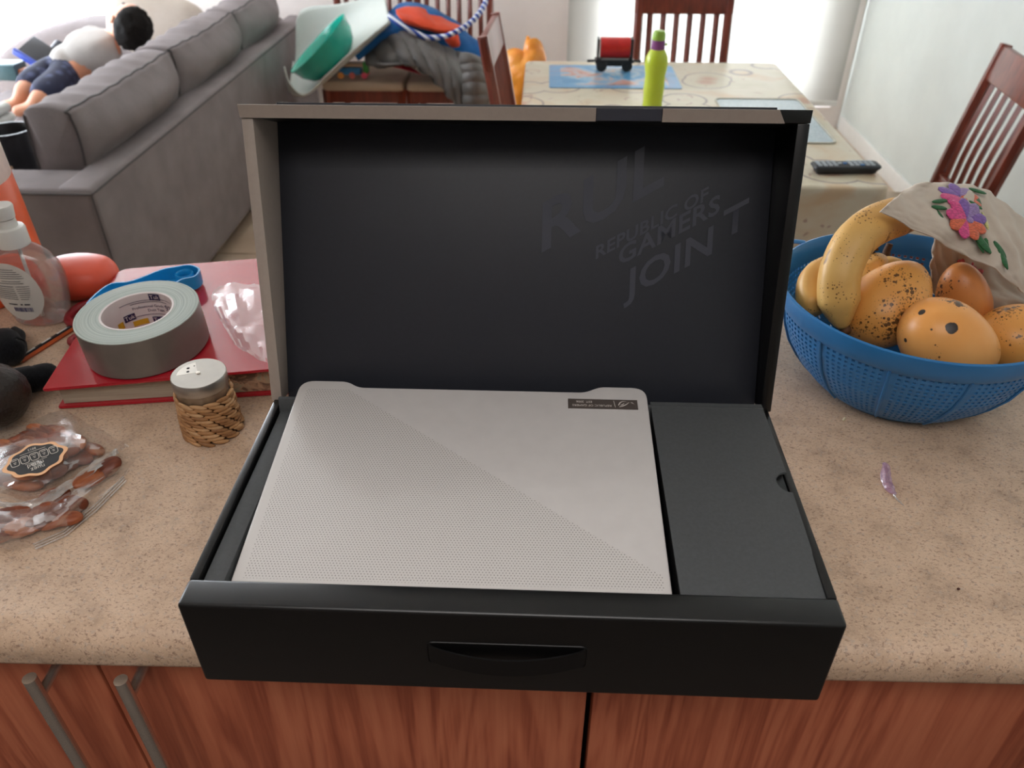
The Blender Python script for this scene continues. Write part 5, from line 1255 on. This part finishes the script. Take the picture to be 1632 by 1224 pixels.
# lime bottle
lx_, ly_ = 0.3335, 2.005
lbt = E('water_bottle', (lx_, ly_, 0.7535), 'lime green water bottle with a purple collar on the table', 'bottle')
k_ = N('lime_plastic'); k_.set(k_.ramp(k_.noise(k_.coord(), 8, 2), [(0.3, 'CBDD3A'), (0.7, 'D8E64E')]), 0.25, trans=0.1); k_.b.inputs['Subsurface Weight'].default_value = 0.5; k_.b.inputs['Subsurface Radius'].default_value = (0.05, 0.05, 0.02)
add('bottle_body', lathe(B(), [(0, 0), (0.026, 0), (0.0285, 0.003), (0.0275, 0.012), (0.0285, 0.03), (0.0295, 0.055), (0.0285, 0.075), (0.0285, 0.09), (0.0315, 0.108), (0.0325, 0.122), (0.0305, 0.138), (0.025, 0.150), (0.0195, 0.158), (0.018, 0.160)], (lx_, ly_, 0.7535), 40), k_.m, lbt)
add('collar', lathe(B(), [(0.0185, 0.159), (0.019, 0.161), (0.0185, 0.183), (0.0175, 0.184)], (lx_, ly_, 0.7535), 32), M('purple_collar', '8A4A86', 0.4), lbt)
b = lathe(B(), [(0.0175, 0.183), (0.0185, 0.185), (0.0180, 0.200), (0.014, 0.207), (0, 0.209)], (lx_, ly_, 0.7535), 32); box(b, (lx_ + 0.02, ly_, 0.925), (0.012, 0.008, 0.006), 0.002)
add('cap', b, M('green_cap', '9CC24A', 0.4), lbt)
# toy tank wagon
wg = E('toy_wagon', (0.248, 2.41, 0.7555), 'toy railway tank wagon with a red barrel on the blue placemat', 'toy')
m_tblack = M('toy_black', '26282B', 0.45); m_tred = M('toy_red', 'D8231E', 0.3); m_tgrey = M('toy_grey', '9A9A98', 0.4)
zb_ = 0.7557
add('chassis', (lambda b: (box(b, (0.248, 2.41, zb_ + 0.031), (0.128, 0.044, 0.010), 0.002), box(b, (0.248, 2.41, zb_ + 0.022), (0.05, 0.036, 0.014), 0.004), b)[2])(B()), m_tblack, wg)
add('tank', cyl(B(), (0.200, 2.41, zb_ + 0.071), (0.296, 2.41, zb_ + 0.071), 0.0315, seg=28), m_tred, wg)
add('saddle', box(B(), (0.248, 2.41, zb_ + 0.0385), (0.09, 0.04, 0.006), 0.001), m_tgrey, wg)
for x in (0.206, 0.290):
    b = B()
    for s in (-1, 1):
        cyl(b, (x, 2.41 + s * 0.017, zb_ + 0.0175), (x, 2.41 + s * 0.024, zb_ + 0.0175), 0.0175, seg=20)
    cyl(b, (x, 2.385, zb_ + 0.0175), (x, 2.435, zb_ + 0.0175), 0.004, seg=8)
    add('wheel_set', b, m_tblack, wg)
for x, s in ((0.193, -1), (0.303, 1)):
    add('end_frame', box(B(), (x, 2.41, zb_ + 0.064), (0.006, 0.05, 0.07), 0.001), m_tblack, wg)
    add('coupling', cyl(B(), (x, 2.41, zb_ + 0.030), (x + s * 0.034, 2.41, zb_ + 0.028), 0.004, seg=10), m_tblack, wg)

# ------------------------------------------------------------------ heap on the two back chairs
m_wsheet = M('white_foam_plastic', 'D0D5CF', 0.45, var=0.01)
rows = [[(-1.179, 3.62, 0.478), (-1.163, 3.72, 0.684), (-0.951, 3.72, 0.724), (-0.743, 3.7, 0.766)],
        [(-1.198, 3.55, 0.432), (-1.148, 3.64, 0.474), (-0.931, 3.66, 0.619), (-0.712, 3.6, 0.725)],
        [(-1.162, 3.36, 0.413), (-1.099, 3.4, 0.392), (-0.872, 3.42, 0.545), (-0.676, 3.42, 0.695)],
        [(-1.115, 3.2, 0.563), (-1.1, 3.2, 0.49), (-1.044, 3.21, 0.439), (-0.936, 3.23, 0.521), (-0.808, 3.25, 0.622), (-0.65, 3.3, 0.729)]]
tag(add('white_tray', patch(B(), rows, 36, 20, 0.006), m_wsheet, smooth=180), 'curled white plastic sheet tray cradling the teal bowl on the chair', 'tray')
ra, rb_ = Vector((-1.125, 3.34, 0.513)), Vector((-0.868, 3.38, 0.735)); exb = (rb_ - ra).normalized(); mid = (ra + rb_) / 2; dn = Vector((exb.z, 0.12, -exb.x)).normalized()
bf = frame3(mid, exb, exb.cross(dn) * -1); 
if bf.to_3x3().col[2].dot(dn) < 0: bf = frame3(mid, exb, exb.cross(dn))
rr_ = (rb_ - ra).length / 2
m_teal = M('teal_plastic', '12A58F', 0.22, spec=0.55, var=0.02)
t = lathe(B(), [(rr_ + 0.004, -0.002), (rr_ + 0.004, 0.002), (rr_ * 0.99, 0.006), (rr_ * 0.93, 0.05), (rr_ * 0.78, 0.09), (rr_ * 0.6, 0.112), (0, 0.114), (0, 0.11), (rr_ * 0.58, 0.108), (rr_ * 0.75, 0.088), (rr_ * 0.9, 0.05), (rr_ * 0.965, 0.004), (rr_ + 0.004, -0.002)], (0, 0, 0), 48)
bmesh.ops.transform(t, matrix=bf, verts=t.verts)
tag(add('teal_bowl', t, m_teal, smooth=50), 'glossy teal plastic bowl tipped on its side in the white tray', 'bowl')
tcx = E('toy_truck', (-0.865, 3.4, 0.52), 'small multicoloured toy truck on the cream seat under the white tray', 'toy')
p0 = Vector((-0.86, 3.4, 0.512)); p0.z = 0.47
add('truck_bed', box(B(), p0 + Vector((-0.01, 0, 0.03)), (0.10, 0.05, 0.03), 0.005), M('toy_blue', '2C7FB8', 0.4), tcx)
add('truck_roof', box(B(), p0 + Vector((0.0, 0, 0.058)), (0.11, 0.05, 0.014), 0.004), M('toy_tan', 'A89078', 0.5), tcx)
add('truck_cab', box(B(), p0 + Vector((0.062, 0, 0.045)), (0.022, 0.05, 0.05), 0.005), M('toy_green', '2F9A3C', 0.4), tcx)
for i, (dx, col) in enumerate(((-0.052, 'E8A050'), (0.0, 'D87068'), (0.056, 'E85A78'))):
    add('wheel', cyl(B(), p0 + Vector((dx, -0.03, 0.014)), p0 + Vector((dx, 0.03, 0.014)), 0.014, seg=16), M('toy_wheel', col, 0.45), tcx)
def mk_quilt():
    k = N('grey_quilted_nylon'); v = k.coord(); k.set(k.ramp(k.noise(v, 14, 3), [(0.3, '55524F'), (0.7, '686461')]), 0.5, spec=0.4, sheen=0.1); k.bump(k.noise(v, 60, 3), 0.2, 0.003); return k.m
m_quilt = mk_quilt()
def quilt(u, v): return Vector((0.1, -1, 0.25)) * (0.030 * (abs(math.sin(math.pi * (u * 10 + v * 0.6))) ** 0.5 - 0.5))
rows = [[(-0.793, 3.42, 0.551), (-0.714, 3.46, 0.634), (-0.61, 3.5, 0.648), (-0.472, 3.52, 0.586), (-0.344, 3.54, 0.538), (-0.256, 3.54, 0.516)],
        [(-0.775, 3.36, 0.533), (-0.653, 3.36, 0.619), (-0.536, 3.36, 0.615), (-0.413, 3.36, 0.547), (-0.303, 3.38, 0.488), (-0.233, 3.4, 0.456)],
        [(-0.735, 3.33, 0.535), (-0.601, 3.31, 0.583), (-0.476, 3.29, 0.542), (-0.372, 3.28, 0.47), (-0.285, 3.3, 0.422), (-0.229, 3.32, 0.394)],
        [(-0.703, 3.34, 0.538), (-0.561, 3.3, 0.544), (-0.439, 3.27, 0.461), (-0.354, 3.26, 0.36), (-0.28, 3.28, 0.315), (-0.236, 3.3, 0.298)]]
qc = E('quilted_coat', (-0.492, 3.42, 0.532), 'dark grey quilted coat slung over the chair seat against the back wall', 'coat')
add('coat_body', patch(B(), rows, 90, 26, 0.012, 0.004, 18, quilt), m_quilt, qc, smooth=180)
rows = [[(-0.349, 3.3, 0.588), (-0.301, 3.29, 0.585), (-0.254, 3.32, 0.558)], [(-0.336, 3.27, 0.503), (-0.284, 3.25, 0.516), (-0.241, 3.3, 0.488)], [(-0.333, 3.26, 0.396), (-0.286, 3.24, 0.394), (-0.239, 3.29, 0.403)]]
add('coat_sleeve', patch(B(), rows, 20, 40, 0.02, 0.006, 25, lambda u, v: Vector((0, -0.012 * abs(math.sin(v * 16)), 0))), m_quilt, qc, smooth=180)
m_bcloth = mk_fabric('blue_towelling', '1D5C9C', '2B74B4'); m_oliner = mk_fabric('orange_lining', 'E0492A', 'EE5A36')
rows = [[(-0.74, 3.62, 0.645), (-0.692, 3.64, 0.691), (-0.613, 3.66, 0.72), (-0.485, 3.68, 0.679), (-0.384, 3.68, 0.596), (-0.285, 3.66, 0.528)],
        [(-0.74, 3.5, 0.62), (-0.672, 3.5, 0.664), (-0.598, 3.54, 0.683), (-0.473, 3.56, 0.642), (-0.367, 3.58, 0.573), (-0.273, 3.58, 0.518)],
        [(-0.819, 3.36, 0.549), (-0.704, 3.4, 0.626), (-0.597, 3.5, 0.627), (-0.467, 3.52, 0.564), (-0.358, 3.53, 0.523), (-0.265, 3.54, 0.494)]]
jb = E('blue_jacket', (-0.562, 3.56, 0.623), 'bright blue cloth jacket with orange lining heaped above the grey coat', 'jacket')
add('jacket_body', patch(B(), rows, 50, 24, 0.03, 0.014, 14), m_bcloth, jb, smooth=180)
rows = [[(-0.665, 3.555, 0.706), (-0.584, 3.6, 0.715), (-0.476, 3.6, 0.672), (-0.384, 3.6, 0.635)], [(-0.644, 3.49, 0.698), (-0.562, 3.49, 0.693), (-0.459, 3.5, 0.66), (-0.382, 3.52, 0.635)], [(-0.601, 3.46, 0.683), (-0.531, 3.46, 0.667), (-0.448, 3.47, 0.645), (-0.39, 3.49, 0.641)]]
add('orange_lining', patch(B(), rows, 30, 16, 0.02, 0.010, 16), m_oliner, jb, smooth=180, label='orange lining')
add('orange_cuff', blob(B(), (-0.399, 3.45, 0.623), (0.035, 0.03, 0.028), Matrix.Rotation(0.6, 4, 'Y'), 3, 0.008, 40), m_oliner, jb, smooth=180, label='orange cuff')
def mk_rope():
    k = N('blue_white_braid'); c = k.n('ShaderNodeTexCoord'); wv = k.n('ShaderNodeTexWave'); wv.inputs['Scale'].default_value = 14; wv.wave_type = 'BANDS'; wv.bands_direction = 'DIAGONAL'
    k.l(c.outputs['Object'], wv.inputs['Vector']); k.set(k.ramp(wv.outputs['Fac'], [(0.4, '2C4AA0'), (0.55, 'E2E6F2')], 'CONSTANT'), 0.7); return k.m
b = tube(B(), curve_pts([(-0.679, 3.44, 0.728), (-0.655, 3.42, 0.711), (-0.606, 3.4, 0.684), (-0.552, 3.4, 0.659), (-0.511, 3.4, 0.643), (-0.443, 3.4, 0.646), (-0.386, 3.4, 0.665), (-0.33, 3.44, 0.689), (-0.29, 3.48, 0.718), (-0.259, 3.54, 0.754), (-0.251, 3.6, 0.79)], 60), 0.012, 8)
tag(add('braided_rope', b, mk_rope(), smooth=180), 'blue and white braided rope looping over the blue jacket', 'rope')
m_redc = mk_fabric('red_cloth', 'B81F38', 'C82C44')
rows = [[(-0.717, 3.44, 0.569), (-0.659, 3.44, 0.575), (-0.605, 3.42, 0.558)], [(-0.711, 3.42, 0.53), (-0.651, 3.41, 0.538), (-0.588, 3.38, 0.524)], [(-0.698, 3.4, 0.518), (-0.631, 3.38, 0.513), (-0.536, 3.34, 0.496)]]
tag(add('red_cloth', patch(B(), rows, 16, 12, 0.012, 0.006, 30), m_redc, smooth=180), 'crumpled red cloth peeping out from under the grey coat', 'cloth')
ob = E('orange_toy_box', (-0.433, 3.38, 0.347), 'white and orange plastic toy tub under the chair with the grey coat', 'toy')
p0 = Vector((-0.43, 3.42, 0.329))
add('tub', lathe(B(), [(0, -0.335), (0.10, -0.335), (0.125, -0.05), (0.12, 0.0), (0, 0.0)], p0 + Vector((0, 0.05, 0)), 28), M('pale_tub', 'DCCDC6', 0.4), ob)
add('tub_rim', tube(B(), [p0 + Vector((-0.10, -0.05, 0.02)), p0 + Vector((-0.05, -0.06, 0.045)), p0 + Vector((0.02, -0.06, 0.04)), p0 + Vector((0.08, -0.05, -0.03))], 0.018, 10), M('neon_orange', 'F2542E', 0.4), ob)
ob.location.z = 0.0
for ch_ in ob.children: ch_.location.z += 0.0
# orange bag hanging from the window chair back
def mk_bag():
    k = N('orange_carrier'); t = k.t
    n = k.noise(k.coord(), 12, 3); k.set(k.ramp(n, [(0.3, 'F08A1E'), (0.7, 'F7A63C')]), 0.35); k.bump(k.noise(k.coord(), 40, 3), 0.4, 0.01); return k.m
m_obag = mk_bag()
gb = E('orange_carrier_bag', (-0.06, 3.0, 0.0), 'orange plastic carrier bag standing by the wall left of the table', 'bag')
cB = Vector((-0.078, 3.0, 0))
t = lathe(B(), [(0, 0.0), (0.075, 0.0), (0.088, 0.05), (0.080, 0.30), (0.070, 0.46), (0.050, 0.56), (0.0, 0.60)], cB, 30, 0.8)
for v in t.verts: v.co += Vector((v.co.x - cB.x, v.co.y - cB.y, 0)) * (0.35 * noise.noise(v.co * 11))
add('bag_body', t, m_obag, gb, smooth=180)
rows = [[(-0.149, 2.99, 0.647), (-0.112, 2.97, 0.69), (-0.067, 2.96, 0.669), (-0.033, 2.98, 0.721), (0.002, 3, 0.693)],
        [(-0.139, 2.95, 0.628), (-0.096, 2.93, 0.642), (-0.056, 2.92, 0.65), (-0.022, 2.93, 0.671), (0.003, 2.98, 0.646)],
        [(-0.134, 2.93, 0.58), (-0.09, 2.9, 0.588), (-0.055, 2.89, 0.6), (-0.031, 2.91, 0.619), (-0.011, 2.97, 0.619)],
        [(-0.127, 2.93, 0.481), (-0.09, 2.9, 0.485), (-0.064, 2.9, 0.495), (-0.045, 2.92, 0.534), (-0.031, 2.97, 0.57)]]
add('bag_mouth', patch(B(), rows, 26, 26, 0.02, 0.012, 26), m_obag, gb, smooth=180)
rows = [[(-0.062, 2.97, 0.681), (-0.047, 2.96, 0.692), (-0.033, 2.97, 0.69)], [(-0.061, 2.98, 0.711), (-0.048, 2.97, 0.718), (-0.036, 2.98, 0.712)], [(-0.056, 3, 0.735), (-0.051, 3, 0.735), (-0.044, 3, 0.731)]]
add('bag_handle', patch(B(), rows, 8, 10, 0.012, 0.006, 40), m_obag, gb, smooth=180)
